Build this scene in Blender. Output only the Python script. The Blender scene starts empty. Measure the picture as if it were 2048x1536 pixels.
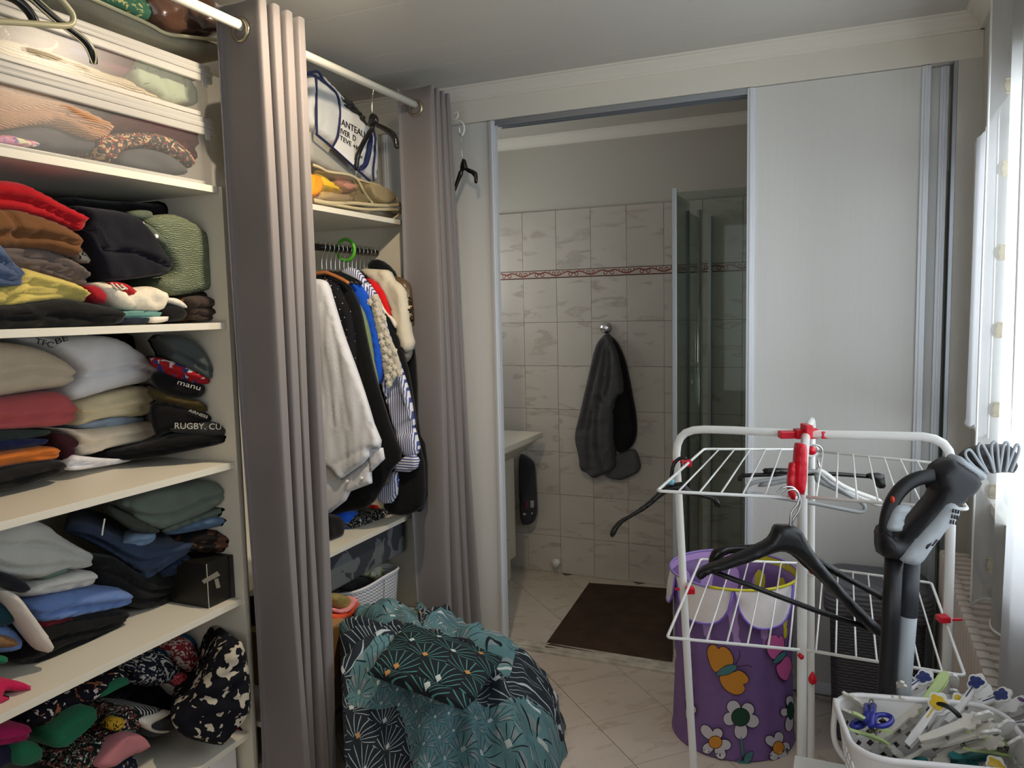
import bpy, bmesh, math, random
import numpy as np
from mathutils import Vector, Matrix, noise
from mathutils.geometry import delaunay_2d_cdt
random.seed(7)
SC = bpy.context.scene
COL = SC.collection
PI = math.pi

# ------------------------------------------------------------------ camera, world, lights, exposure
F_PX, H_CAM = 1569.1, 1.5331
YAW, PIT, ROLL = math.radians(-23.484), math.radians(5.39), math.radians(-1.258)
FW = Vector((math.sin(YAW)*math.cos(PIT), math.cos(YAW)*math.cos(PIT), -math.sin(PIT)))
_r = Vector((math.cos(YAW), -math.sin(YAW), 0)); _u = _r.cross(FW)
RT = math.cos(ROLL)*_r + math.sin(ROLL)*_u
UP = -math.sin(ROLL)*_r + math.cos(ROLL)*_u
CAM = Vector((0, 0, H_CAM))
cd = bpy.data.cameras.new('camera'); cam = bpy.data.objects.new('camera', cd); COL.objects.link(cam)
cam.matrix_world = Matrix(((RT.x, UP.x, -FW.x, 0), (RT.y, UP.y, -FW.y, 0), (RT.z, UP.z, -FW.z, H_CAM), (0, 0, 0, 1)))
cd.sensor_width = 36; cd.lens = F_PX/2048*36; cd.clip_start = 0.02; cd.clip_end = 100
SC.camera = cam
SC.view_settings.view_transform = 'Standard'; SC.view_settings.look = 'None'
SC.view_settings.gamma = 1; SC.view_settings.use_curve_mapping = False
SC.view_settings.exposure = 0.38
SC.cycles.use_denoising = True
SC.cycles.max_bounces = 8; SC.cycles.transparent_max_bounces = 12
SC.cycles.sample_clamp_indirect = 4
SC.cycles.caustics_reflective = False; SC.cycles.caustics_refractive = False
W = bpy.data.worlds.new('world'); SC.world = W; W.use_nodes = True
W.node_tree.nodes['Background'].inputs[0].default_value = (0.90, 0.95, 1.0, 1)
W.node_tree.nodes['Background'].inputs[1].default_value = .8

def lamp(name, kind, loc, energy, color, **k):
    l = bpy.data.lights.new(name, kind); l.energy = energy; l.color = color
    for a, v in k.items():
        if a != 'rot': setattr(l, a, v)
    o = bpy.data.objects.new(name, l); COL.objects.link(o); o.location = loc
    if 'rot' in k: o.rotation_euler = k['rot']
    return o
# daylight through the window in the right wall
lamp('window_daylight', 'AREA', (0.95, 1.75, 1.65), 66, (0.90, 0.95, 1.0), shape='RECTANGLE', size=1.3, size_y=2.2, rot=(0, math.radians(90), 0))
lamp('room_fill', 'AREA', (-0.35, -1.3, 1.5), 10, (0.93, 0.96, 1.0), shape='RECTANGLE', size=1.6, size_y=1.6, rot=(math.radians(90), 0, 0))  # unseen fill lamp added behind the viewer to brighten the room
# daylight from the bathroom's own small window, left of the opening
lamp('bathroom_daylight', 'AREA', (-2.25, 3.72, 1.75), 3.0, (0.98, 0.98, 0.96), shape='RECTANGLE', size=.5, size_y=.6, rot=(0, math.radians(-90), 0))
# warm ceiling spot in front of the wardrobe, just above the picture
lamp('ceiling_spot_light', 'SPOT', (-1.0, 1.87, 2.44), 50.0, (1.0, 0.82, 0.60), shadow_soft_size=0.03, spot_size=math.radians(150), spot_blend=1.0, rot=(0, math.radians(40), 0))

# ------------------------------------------------------------------ helpers
def ray(x, y): return FW + RT*((x-1024)/F_PX) - UP*((y-768)/F_PX)
FH = Vector((math.sin(YAW), math.cos(YAW), 0))
def plane(p):
    k, v = p[0], p[1]
    if k == 'X': return Vector((v, 0, 0)), Vector((1, 0, 0))
    if k == 'Y': return Vector((0, v, 0)), Vector((0, -1, 0))
    if k == 'Z': return Vector((0, 0, v)), Vector((0, 0, 1))
    if k == 'D': return FH*v, -FH           # upright plane at a distance, facing back
    return Vector(v), Vector(p[2]).normalized()
def un(x, y, p):
    P0, n = plane(p); d = ray(x, y)
    return CAM + d*((P0-CAM).dot(n)/d.dot(n))
def Zm(ox, oy, s, L): return [(ox+a/s, oy+b/s) for a, b in L]

def link(o, parent=None, label=None, cat=None, group=None, kind=None):
    COL.objects.link(o)
    if parent: o.parent = parent; o.matrix_parent_inverse = Matrix.Translation(-parent.location) if parent.rotation_euler[2] == 0 else parent.matrix_basis.inverted()
    tag(o, label, cat, group, kind); return o
def tag(o, label=None, cat=None, group=None, kind=None):
    if label: o['label'] = label
    if cat: o['category'] = cat
    if group: o['group'] = group
    if kind: o['kind'] = kind
    return o
def mesh(name, V, Fc, mt, parent=None, label=None, cat=None, group=None, kind=None, smooth=False, uv=None, mi=None, base=True):
    V = [Vector(v) for v in V]
    if base and V:
        o0 = Vector(((min(v.x for v in V)+max(v.x for v in V))/2, (min(v.y for v in V)+max(v.y for v in V))/2, min(v.z for v in V)))
    else: o0 = Vector((0, 0, 0))
    me = bpy.data.meshes.new(name); me.from_pydata([tuple(v-o0) for v in V], [], Fc)
    mts = mt if isinstance(mt, (list, tuple)) else [mt]
    for m in mts: me.materials.append(m)
    if smooth: me.polygons.foreach_set('use_smooth', [True]*len(me.polygons))
    if mi: me.polygons.foreach_set('material_index', mi)
    if uv:
        ul = me.uv_layers.new(name='UVMap')
        for lp in me.loops: ul.data[lp.index].uv = uv[lp.vertex_index]
    me.update()
    o = bpy.data.objects.new(name, me); o.location = o0
    return link(o, parent, label, cat, group, kind)
def empty(name, loc, label=None, cat=None, group=None, kind=None, rz=0):
    o = bpy.data.objects.new(name, None); o.location = loc; o.rotation_euler = (0, 0, rz); o.empty_display_size = .05
    return link(o, None, label, cat, group, kind)
class MB:
    def __init__(s): s.V = []; s.F = []
    def add(s, V, Fc):
        n = len(s.V); s.V += [Vector(v) for v in V]; s.F += [[i+n for i in f] for f in Fc]; return s
    def box(s, a, b, bev=0.0):
        x0, y0, z0 = [min(p, q) for p, q in zip(a, b)]; x1, y1, z1 = [max(p, q) for p, q in zip(a, b)]
        if bev <= 0:
            return s.add([(x0,y0,z0),(x1,y0,z0),(x1,y1,z0),(x0,y1,z0),(x0,y0,z1),(x1,y0,z1),(x1,y1,z1),(x0,y1,z1)],
                         [(0,3,2,1),(4,5,6,7),(0,1,5,4),(1,2,6,5),(2,3,7,6),(3,0,4,7)])
        bm = bmesh.new(); bmesh.ops.create_cube(bm, size=1)
        for v in bm.verts: v.co = Vector(((x0+x1)/2+v.co.x*(x1-x0), (y0+y1)/2+v.co.y*(y1-y0), (z0+z1)/2+v.co.z*(z1-z0)))
        bmesh.ops.bevel(bm, geom=bm.edges[:], offset=bev, segments=2, affect='EDGES', profile=.7)
        bm.verts.index_update(); V = [v.co.copy() for v in bm.verts]; Fc = [[v.index for v in f.verts] for f in bm.faces]; bm.free()
        return s.add(V, Fc)
    def tube(s, P, r, n=8, closed=False, cap=True):
        P = [Vector(p) for p in P]; N = len(P)
        R = r if isinstance(r, (list, tuple)) else [r]*N
        T = []
        for i in range(N):
            a = P[(i-1) % N] if (closed or i > 0) else P[i]; b = P[(i+1) % N] if (closed or i < N-1) else P[i]
            T.append((b-a).normalized())
        up = Vector((0, 0, 1)) if abs(T[0].z) < .9 else Vector((1, 0, 0))
        nn = (up - T[0]*up.dot(T[0])).normalized(); V = []
        for i in range(N):
            nn = (nn - T[i]*nn.dot(T[i]))
            if nn.length < 1e-6: nn = T[i].orthogonal()
            nn.normalize(); bb = T[i].cross(nn)
            for k in range(n):
                a = 2*PI*k/n; V.append(P[i] + (nn*math.cos(a)+bb*math.sin(a))*R[i])
        Fc = []
        for i in range(N if closed else N-1):
            j = (i+1) % N
            for k in range(n): Fc.append((i*n+k, i*n+(k+1) % n, j*n+(k+1) % n, j*n+k))
        if cap and not closed: Fc += [tuple(range(n))[::-1], tuple((N-1)*n+k for k in range(n))]
        return s.add(V, Fc)
    def lathe(s, c, prof, n=24, axis='Z', sx=1, sy=1):
        V = []; c = Vector(c)
        for r, h in prof:
            for k in range(n):
                a = 2*PI*k/n; x, y = r*math.cos(a)*sx, r*math.sin(a)*sy
                V.append(c + {'Z': Vector((x, y, h)), 'Y': Vector((x, h, y)), 'X': Vector((h, x, y))}[axis])
        Fc = []
        for i in range(len(prof)-1):
            for k in range(n): Fc.append((i*n+k, i*n+(k+1) % n, (i+1)*n+(k+1) % n, (i+1)*n+k))
        return s.add(V, Fc)
    def build(s, name, mt, parent=None, **k): return mesh(name, s.V, s.F, mt, parent, **k)
def smooth_line(P, it=2, closed=False):
    P = [Vector(p) for p in P]
    for _ in range(it):
        Q = [] if closed else [P[0]]; N = len(P)
        for i in range(N if closed else N-1):
            a, b = P[i], P[(i+1) % N]; Q += [a*.75+b*.25, a*.25+b*.75]
        if not closed: Q.append(P[-1])
        P = Q
    return P
def rounded(P, r=.012, n=5):
    P = [Vector(q) for q in P]; Q = [P[0]]
    for a, b, c in zip(P, P[1:], P[2:]):
        u = (a-b); v = (c-b); k = min(r, u.length*.45, v.length*.45); u = b+u.normalized()*k; v = b+v.normalized()*k
        for i in range(n+1): q = i/n; Q.append(u*(1-q)**2+b*2*q*(1-q)+v*q*q)
    return Q+[P[-1]]
def tubeo(name, P, r, mt, parent=None, it=2, n=8, closed=False, **k):
    return MB().tube(smooth_line(P, it, closed) if it else P, r, n, closed).build(name, mt, parent, smooth=True, **k)
def boxo(name, a, b, mt, parent=None, bev=0.0, **k): return MB().box(a, b, bev).build(name, mt, parent, **k)

ZS = [1.9134, 1.5148, 1.091, .663, .229]      # shelf tops
def puff(name, px, pl, mt, r=.02, depth=.25, parent=None, sp=.012, creases=(), cw=.006, cdp=.007, wr=.004, ws=9., wy=1.6, it=2, back=0., local=False, clamp=False, auto=0, **k):
    """soft solid: an outline in an upright plane, bulging to the front, with real depth to the back"""
    P0, n = plane(pl)
    u = Vector((0, 0, 1)).cross(n)
    if u.length < 1e-3: u = Vector((1, 0, 0))
    u.normalize(); v = n.cross(u)
    q = [un(x, y, pl) if not local else P0+u*x+v*y for x, y in px]
    Q = [Vector(((w-P0).dot(u), (w-P0).dot(v))) for w in q]
    Q = smooth_line(Q, it, True)
    # resample
    S = []
    for i in range(len(Q)):
        a, b = Q[i], Q[(i+1) % len(Q)]; m = max(1, round((b-a).length/sp)) 
        for t in range(m): S.append(a.lerp(b, t/m))
    T = [S[0]]
    for p in S[1:]:
        if (p-T[-1]).length > sp*.45: T.append(p)
    S = T; B = np.array([tuple(p) for p in S]); nb = len(S)
    x0, y0 = B.min(0); x1, y1 = B.max(0)
    gx, gy = np.meshgrid(np.arange(x0, x1, sp), np.arange(y0, y1, sp*.87)); gx = gx + (np.arange(gx.shape[0]) % 2)[:, None]*sp/2
    G = np.stack([gx.ravel(), gy.ravel()], 1)
    A_, B_ = B, np.roll(B, -1, 0)
    def sdist(G, A_, B_):
        d = B_-A_; L = (d**2).sum(1)+1e-12
        t = np.clip(((G[:, None]-A_[None])*d[None]).sum(2)/L, 0, 1)
        return np.sqrt((((A_[None]+t[..., None]*d[None])-G[:, None])**2).sum(2)).min(1)
    if len(G):
        ds = sdist(G, A_, B_)
        ins = np.zeros(len(G), bool)
        for a, b in zip(A_, B_):
            c = (a[1] > G[:, 1]) != (b[1] > G[:, 1])
            with np.errstate(divide='ignore', invalid='ignore'):
                ins ^= c & (G[:, 0] < (b[0]-a[0])*(G[:, 1]-a[1])/(b[1]-a[1]+1e-15)+a[0])
        keep = ins & (ds > sp*.45); G = G[keep]; ds = ds[keep]
    else: ds = np.zeros(0)
    allp = [Vector(p) for p in B] + [Vector(p) for p in G]
    vs, es, fs, *_ = delaunay_2d_cdt(allp, [(i, (i+1) % nb) for i in range(nb)], [], 1, 1e-6)
    dist = sdist(np.array([tuple(p) for p in vs]), A_, B_)
    hh = r*np.clip(1-(1-np.clip(dist/max(r, 1e-4)/1.0, 0, 1))**2.6, 0, 1)**(1/2.2)
    if creases:
        VV = np.array([tuple(p) for p in vs])
        for cr in creases:
            c3 = [un(x, y, pl) if not local else P0+u*x+v*y for x, y in cr]
            c2 = smooth_line([Vector(((w-P0).dot(u), (w-P0).dot(v))) for w in c3], 1)
            c2 = np.array([tuple(w) for w in c2]); dd = sdist(VV, c2[:-1], c2[1:])
            hh = hh - cdp*np.exp(-(dd/cw)**2)
    if auto:
        VV = np.array([tuple(p) for p in vs]); us = np.arange(x0, x1+sp, sp)
        lo = np.full(len(us), 1e9); hi = np.full(len(us), -1e9); dense = np.concatenate([A_+(B_-A_)*t for t in (0, .33, .66)])
        ix = np.clip(((dense[:, 0]-x0)/sp).astype(int), 0, len(us)-1); np.minimum.at(lo, ix, dense[:, 1]); np.maximum.at(hi, ix, dense[:, 1])
        ok = hi > lo-1; ok &= hi > -1e8; lo = np.interp(us, us[ok], lo[ok]); hi = np.interp(us, us[ok], hi[ok])
        l = np.interp(VV[:, 0], us, lo); h_ = np.interp(VV[:, 0], us, hi); fr_ = (VV[:, 1]-l)/np.maximum(h_-l, 1e-4); Hh = np.maximum(h_-l, 1e-4)
        sd = random.random()*9
        for q in range(auto):
            c_ = (q+1)/(auto+1)*.9-.06+.05*np.sin(VV[:, 0]*14+sd+q*2)+.02*np.sin(VV[:, 0]*41+sd*3)
            hh = hh - .017*np.exp(-(((fr_-c_)*Hh)/.0055)**2) + .006*np.exp(-(((fr_-c_)*Hh-.013)/.010)**2)
    seed = random.random()*50
    V = []
    for p, h, d in zip(vs, hh, dist):
        w = P0+u*p.x+v*p.y
        if wr: h = h + wr*min(1, d/(.6*r+1e-3))*noise.noise(Vector((p.x*ws+seed, p.y*ws*wy, seed))) + wr*.4*min(1, d/(.6*r+1e-3))*noise.noise(Vector((p.x*ws*3+seed, p.y*ws*wy*2.6, seed)))
        V.append(w+n*float(h))
    # loop of boundary edges in result (indices 0..nb-1 normally unchanged)
    cnt = {}
    for f in fs:
        for i in range(len(f)):
            e = (f[i], f[(i+1) % len(f)]); cnt[e] = cnt.get(e, 0)+1
    bd = [e for e in cnt if (e[1], e[0]) not in cnt]
    # orient front faces to +n
    if fs:
        a, b, c = [vs[i] for i in fs[0][:3]]
        if (b-a).cross(c-a) < 0: fs = [f[::-1] for f in fs]; bd = [(e[1], e[0]) for e in bd]
    Fc = [list(f) for f in fs]
    cen = sum((V[e[0]] for e in bd), Vector())/max(1, len(bd))
    mp = {}; mp2 = {}
    for e in bd:
        for i in e:
            if i not in mp:
                mp[i] = len(V); V.append(V[i].copy() - n*(depth*.9)); mp2[i] = len(V)
                V.append(cen+(V[i]-cen)*(1-min(.5, .4*r/max(.01, (V[i]-cen).length))) - n*depth)
    for a, b in bd:
        Fc.append([b, a, mp[a], mp[b]]); Fc.append([mp[b], mp[a], mp2[a], mp2[b]])
    nx = {a: b for a, b in bd}
    try:
        st = bd[0][0]; lp = [st]
        while nx[lp[-1]] != st and len(lp) < len(bd)+2: lp.append(nx[lp[-1]])
        Fc.append([mp2[i] for i in lp][::-1])
    except Exception: pass
    if clamp:
        zmx = [t-.0195-.001 for t in ZS]+[9]
        mid = sum(v.z for v in V)/len(V); tops = sorted(ZS+[.07]); fl = max([t for t in tops if t < mid-.0] or [0]); ce = min([t-.0205 for t in ZS if t-.0205 > mid] or [2.6])
        right = 1.8205 if min(v.y for v in V) < 1.80 else 2.883
        for v in V:
            v.z = min(max(v.z, fl+.0008), ce); v.y = min(v.y, right); v.x = max(v.x, -2.298)
    return mesh(name, V, Fc, mt, parent, smooth=True, **k)

# ------------------------------------------------------------------ materials
def s2l(c): return tuple(((v/255)/12.92 if v/255 <= .04045 else ((v/255+.055)/1.055)**2.4) for v in c)
MATS = {}
class NT:
    def __init__(s, name):
        s.m = bpy.data.materials.new(name); s.m.use_nodes = True; s.t = s.m.node_tree; s.b = s.t.nodes['Principled BSDF']
    def n(s, t, **k):
        x = s.t.nodes.new(t)
        for a, v in k.items():
            if a.startswith('i'):
                i = a[1:]; i = int(i) if i.isdigit() else i
                if hasattr(v, 'links') or isinstance(v, bpy.types.NodeSocket): s.t.links.new(v, x.inputs[i])
                else: x.inputs[i].default_value = v
            else: setattr(x, a, v)
        return x
    def L(s, a, b): s.t.links.new(a, b)
    def math(s, op, a, b=0, c=0, clamp=False): return s.n('ShaderNodeMath', operation=op, use_clamp=clamp, i0=a, i1=b, i2=c).outputs[0]
    def mix(s, f, a, b):
        x = s.t.nodes.new('ShaderNodeMix'); x.data_type = 'RGBA'
        for i, v in ((0, f), (6, a), (7, b)):
            if isinstance(v, bpy.types.NodeSocket): s.t.links.new(v, x.inputs[i])
            else: x.inputs[i].default_value = v if i == 0 else (*v[:3], 1)
        return x.outputs[2]
    def ramp(s, f, stops, interp='LINEAR'):
        x = s.t.nodes.new('ShaderNodeValToRGB'); x.color_ramp.interpolation = interp; s.t.links.new(f, x.inputs[0])
        el = x.color_ramp.elements
        while len(el) < len(stops): el.new(.5)
        for e, (p, c) in zip(el, stops): e.position = p; e.color = (*c[:3], 1)
        return x.outputs[0]
def mat(name, c, rough=.85, bump=None, var=None, metal=0., spec=.5, trans=0., ior=1.45, alpha=1., sheen=0., coat=0., wood=None):
    if name in MATS: return MATS[name]
    N = NT(name); c = s2l(c); b = N.b
    b.inputs['Base Color'].default_value = (*c, 1); b.inputs['Roughness'].default_value = rough; b.inputs['Metallic'].default_value = metal
    b.inputs['Specular IOR Level'].default_value = spec; b.inputs['Transmission Weight'].default_value = trans; b.inputs['IOR'].default_value = ior
    b.inputs['Alpha'].default_value = alpha; b.inputs['Coat Weight'].default_value = coat
    if sheen: b.inputs['Sheen Weight'].default_value = sheen
    co = N.n('ShaderNodeTexCoord').outputs['Object']
    if var:
        t = N.n('ShaderNodeTexNoise', iVector=co, iScale=var[0], iDetail=4.)
        f = N.math('MULTIPLY', N.math('SUBTRACT', t.outputs[0], .35), 3.0, clamp=True)
        d = tuple(max(0, v*(1-var[1])) for v in c); e = tuple(min(1, v*(1+var[1]*.6)) for v in c)
        N.L(N.mix(f, d, e), b.inputs['Base Color'])
    if bump:
        t = N.n('ShaderNodeTexNoise', iVector=co, iScale=bump[0], iDetail=3.)
        bp = N.n('ShaderNodeBump', iStrength=bump[1], iDistance=.004, iHeight=t.outputs[0]); N.L(bp.outputs[0], b.inputs['Normal'])
    if wood:
        mp = N.n('ShaderNodeMapping', iVector=co); mp.inputs['Scale'].default_value = wood
        t = N.n('ShaderNodeTexNoise', iVector=mp.outputs[0], iScale=1., iDetail=6., iDistortion=.6)
        bp = N.n('ShaderNodeBump', iStrength=.16, iDistance=.003, iHeight=t.outputs[0]); N.L(bp.outputs[0], b.inputs['Normal'])
        d = tuple(v*.93 for v in c); N.L(N.mix(t.outputs[0], tuple(v*.97 for v in c), tuple(min(1, v*1.02) for v in c)), b.inputs['Base Color'])
    MATS[name] = N.m; return N.m
def fab(name, c, k=1., knit=False):
    if knit: return knitm(name, c)
    return mat(name, c, rough=.92, spec=.2, bump=(260, .35*k), var=(7, .10), sheen=.1)
def knitm(name, c, sc=90, ch=False):
    if name in MATS: return MATS[name]
    N = NT(name); c = s2l(c); b = N.b; b.inputs['Roughness'].default_value = .95; b.inputs['Specular IOR Level'].default_value = .1
    co = N.n('ShaderNodeTexCoord').outputs['Object']; w = N.n('ShaderNodeTexWave', iVector=co, iScale=sc, iDistortion=3. if not ch else 9., iDetail=2.)
    w.bands_direction = 'Z'; t = w.outputs['Fac']
    N.L(N.mix(t, tuple(v*.72 for v in c), c), b.inputs['Base Color'])
    N.L(N.n('ShaderNodeBump', iStrength=.7, iDistance=.004, iHeight=t).outputs[0], b.inputs['Normal'])
    MATS[name] = N.m; return N.m
def printm(name, base, spots, scale=25, thr=.58, kind='noise', rough=.9, distort=1.5):
    """cloth printed all over: blots of one or more colours on a ground"""
    if name in MATS: return MATS[name]
    N = NT(name); b = N.b; b.inputs['Roughness'].default_value = rough; b.inputs['Specular IOR Level'].default_value = .2
    co = N.n('ShaderNodeTexCoord').outputs['Object']; col = s2l(base); cur = None
    for i, sc in enumerate(spots):
        mp = N.n('ShaderNodeMapping', iVector=co); mp.inputs['Location'].default_value = (3.1*i+1.7, 1.3*i, .7*i)
        if kind == 'vor':
            v = N.n('ShaderNodeTexVoronoi', iVector=mp.outputs[0], iScale=scale*(1+.25*i)); f = N.math('LESS_THAN', v.outputs['Distance'], 1-thr)
        else:
            v = N.n('ShaderNodeTexNoise', iVector=mp.outputs[0], iScale=scale*(1+.2*i), iDetail=2.5, iDistortion=distort); f = N.math('GREATER_THAN', v.outputs[0], thr)
        cur = N.mix(f, cur if cur is not None else col, s2l(sc))
    N.L(cur, b.inputs['Base Color']); MATS[name] = N.m; return N.m
def stripem(name, a, bcol, freq, axis='X', duty=.5):
    if name in MATS: return MATS[name]
    N = NT(name); b = N.b; b.inputs['Roughness'].default_value = .9; b.inputs['Specular IOR Level'].default_value = .2
    co = N.n('ShaderNodeSeparateXYZ', i0=N.n('ShaderNodeTexCoord').outputs['Object'])
    f = N.math('LESS_THAN', N.math('FRACT', N.math('MULTIPLY', co.outputs[axis], freq)), duty)
    N.L(N.mix(f, s2l(a), s2l(bcol)), b.inputs['Base Color']); MATS[name] = N.m; return N.m
def fanm(name, ground, line, dia1, dia2, scale, wedge=None, uvmap=True):
    """art-deco fan print: fans of fine lines opening from a small diamond"""
    N = NT(name); b = N.b; b.inputs['Roughness'].default_value = .88; b.inputs['Specular IOR Level'].default_value = .25
    tc = N.n('ShaderNodeTexCoord'); sp = N.n('ShaderNodeSeparateXYZ', i0=tc.outputs['UV'])
    u = N.math('MULTIPLY', sp.outputs[0], scale); v = N.math('MULTIPLY', sp.outputs[1], scale*1.05)
    v2 = N.math('MULTIPLY', v, 2.); row = N.math('FLOOR', v2); odd = N.math('MODULO', N.math('ADD', row, 200.), 2.)
    uo = N.math('ADD', u, N.math('MULTIPLY', odd, .5))
    fx = N.math('SUBTRACT', N.math('FRACT', uo), .5); fy = N.math('FRACT', v2)
    cell = N.n('ShaderNodeCombineXYZ', i0=N.math('FLOOR', uo), i1=row, i2=0.)
    wn = N.n('ShaderNodeTexWhiteNoise', iVector=cell.outputs[0])
    yy = N.math('ADD', N.math('MULTIPLY', fy, .55), .02)
    ang = N.math('ARCTAN2', fx, N.math('ADD', yy, N.math('MULTIPLY', N.math('MULTIPLY', fx, fx), -.35)))
    rad = N.math('SQRT', N.math('ADD', N.math('MULTIPLY', fx, fx), N.math('MULTIPLY', yy, yy)))
    lw = N.math('ADD', N.math('MULTIPLY', rad, -.9), 1.05)
    ln = N.math('GREATER_THAN', N.math('SINE', N.math('MULTIPLY', ang, 18.)), N.math('SUBTRACT', 1.20, N.math('MULTIPLY', lw, .45)))
    far = N.math('GREATER_THAN', rad, .09)
    ln = N.math('MULTIPLY', ln, far)
    g = s2l(ground)
    if wedge is not None:
        w = N.math('GREATER_THAN', N.math('SINE', N.math('MULTIPLY', ang, 6.5)), .1)
        w = N.math('MULTIPLY', w, N.math('GREATER_THAN', rad, .22)); w = N.math('MULTIPLY', w, N.math('LESS_THAN', rad, .46))
        g = N.mix(w, g, s2l(wedge))
    c = N.mix(ln, g, s2l(line))
    dd = N.math('LESS_THAN', N.math('ADD', N.math('ABSOLUTE', fx), N.math('ABSOLUTE', N.math('SUBTRACT', N.math('MULTIPLY', fy, .5), .085))), .075)
    dc = N.mix(N.math('GREATER_THAN', wn.outputs['Value'], .6), s2l(dia1), s2l(dia2))
    c = N.mix(dd, c, dc)
    N.L(c, b.inputs['Base Color'])
    t = N.n('ShaderNodeTexNoise', iVector=tc.outputs['Object'], iScale=14., iDetail=3.)
    N.L(N.n('ShaderNodeBump', iStrength=.45, iDistance=.02, iHeight=t.outputs[0]).outputs[0], b.inputs['Normal'])
    return N.m
def glassm(name, c, alpha=.2, rough=.02, metal=0.):
    """thin clear sheet: see-through with a gloss"""
    if name in MATS: return MATS[name]
    N = NT(name); N.t.nodes.remove(N.b); out = N.t.nodes['Material Output']
    tr = N.n('ShaderNodeBsdfTransparent', i0=(*s2l(c), 1)); gl = N.n('ShaderNodeBsdfGlossy', i0=(.9, .9, .9, 1), i1=rough)
    fr = N.n('ShaderNodeFresnel', i0=1.3)
    mx = N.n('ShaderNodeMixShader', i0=N.math('MULTIPLY', fr.outputs[0], .6), i1=tr.outputs[0], i2=gl.outputs[0]); N.L(mx.outputs[0], out.inputs[0])
    MATS[name] = N.m; return N.m
def sheerm(name, c, t=.35):
    """thin voile: part see-through weave, part cloth the light comes through"""
    if name in MATS: return MATS[name]
    N = NT(name); N.t.nodes.remove(N.b); out = N.t.nodes['Material Output']; cc = (*s2l(c), 1)
    co = N.n('ShaderNodeTexCoord').outputs['Object']; nz = N.n('ShaderNodeTexNoise', iVector=co, iScale=9., iDetail=5.)
    tr = N.n('ShaderNodeBsdfTransparent', i0=(1, 1, 1, 1)); tl = N.n('ShaderNodeBsdfTranslucent', i0=cc); df = N.n('ShaderNodeBsdfDiffuse', i0=cc)
    m1 = N.n('ShaderNodeMixShader', i0=.45, i1=tl.outputs[0], i2=df.outputs[0])
    m2 = N.n('ShaderNodeMixShader', i0=N.math('ADD', N.math('MULTIPLY', nz.outputs[0], .2), .9-t), i1=tr.outputs[0], i2=m1.outputs[0]); N.L(m2.outputs[0], out.inputs[0])
    MATS[name] = N.m; return N.m
def plasticm(name, c, alpha, rough=.35):
    """milky storage-box plastic"""
    if name in MATS: return MATS[name]
    N = NT(name); N.t.nodes.remove(N.b); out = N.t.nodes['Material Output']; cc = (*s2l(c), 1)
    tr = N.n('ShaderNodeBsdfTransparent', i0=(.97, .97, .97, 1)); df = N.n('ShaderNodeBsdfDiffuse', i0=cc); tl = N.n('ShaderNodeBsdfTranslucent', i0=cc); gl = N.n('ShaderNodeBsdfGlossy', i0=(1, 1, 1, 1), i1=rough)
    m0 = N.n('ShaderNodeMixShader', i0=.4, i1=df.outputs[0], i2=tl.outputs[0])
    m1 = N.n('ShaderNodeMixShader', i0=alpha, i1=tr.outputs[0], i2=m0.outputs[0]); m2 = N.n('ShaderNodeMixShader', i0=.02, i1=m1.outputs[0], i2=gl.outputs[0]); N.L(m2.outputs[0], out.inputs[0])
    MATS[name] = N.m; return N.m

WHITE = mat('white_paint', (226, 222, 208), rough=.55, bump=(40, .08))
CEIL = mat('ceiling_paint', (196, 193, 184), rough=.6, bump=(60, .06))
WALLM = mat('wall_paint', (205, 202, 194), rough=.8, bump=(120, .15))
TRIMM = mat('trim_paint', (226, 221, 208), rough=.45, bump=(25, .12))
DOORM = mat('door_panel', (214, 213, 209), rough=.5, wood=(70, 70, 4.))
ALU = mat('white_aluminium', (222, 226, 232), rough=.3, metal=.15)
SILVER = mat('brushed_aluminium', (170, 175, 182), rough=.35, metal=.8)
CHROME = mat('chrome', (225, 225, 228), rough=.12, metal=1.)
SHELF = mat('melamine', (216, 210, 194), rough=.45, bump=(200, .1))
BLACKP = mat('black_plastic', (20, 20, 22), rough=.32)
DARKM = mat('dark_gap', (12, 12, 12), rough=.9)
WPLAS = mat('white_plastic', (228, 227, 222), rough=.38)
WMETAL = mat('white_enamel', (238, 238, 234), rough=.28, coat=.3)
REDP = mat('red_plastic', (214, 22, 44), rough=.3)
RODM = mat('cream_rod', (232, 228, 212), rough=.35)

# ------------------------------------------------------------------ room shell
CZ = 2.49; DY = 3.15; BY = 4.19; RX = .39; LX = -2.36; TH = 2.348
S2 = math.sqrt(.5)
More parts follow.
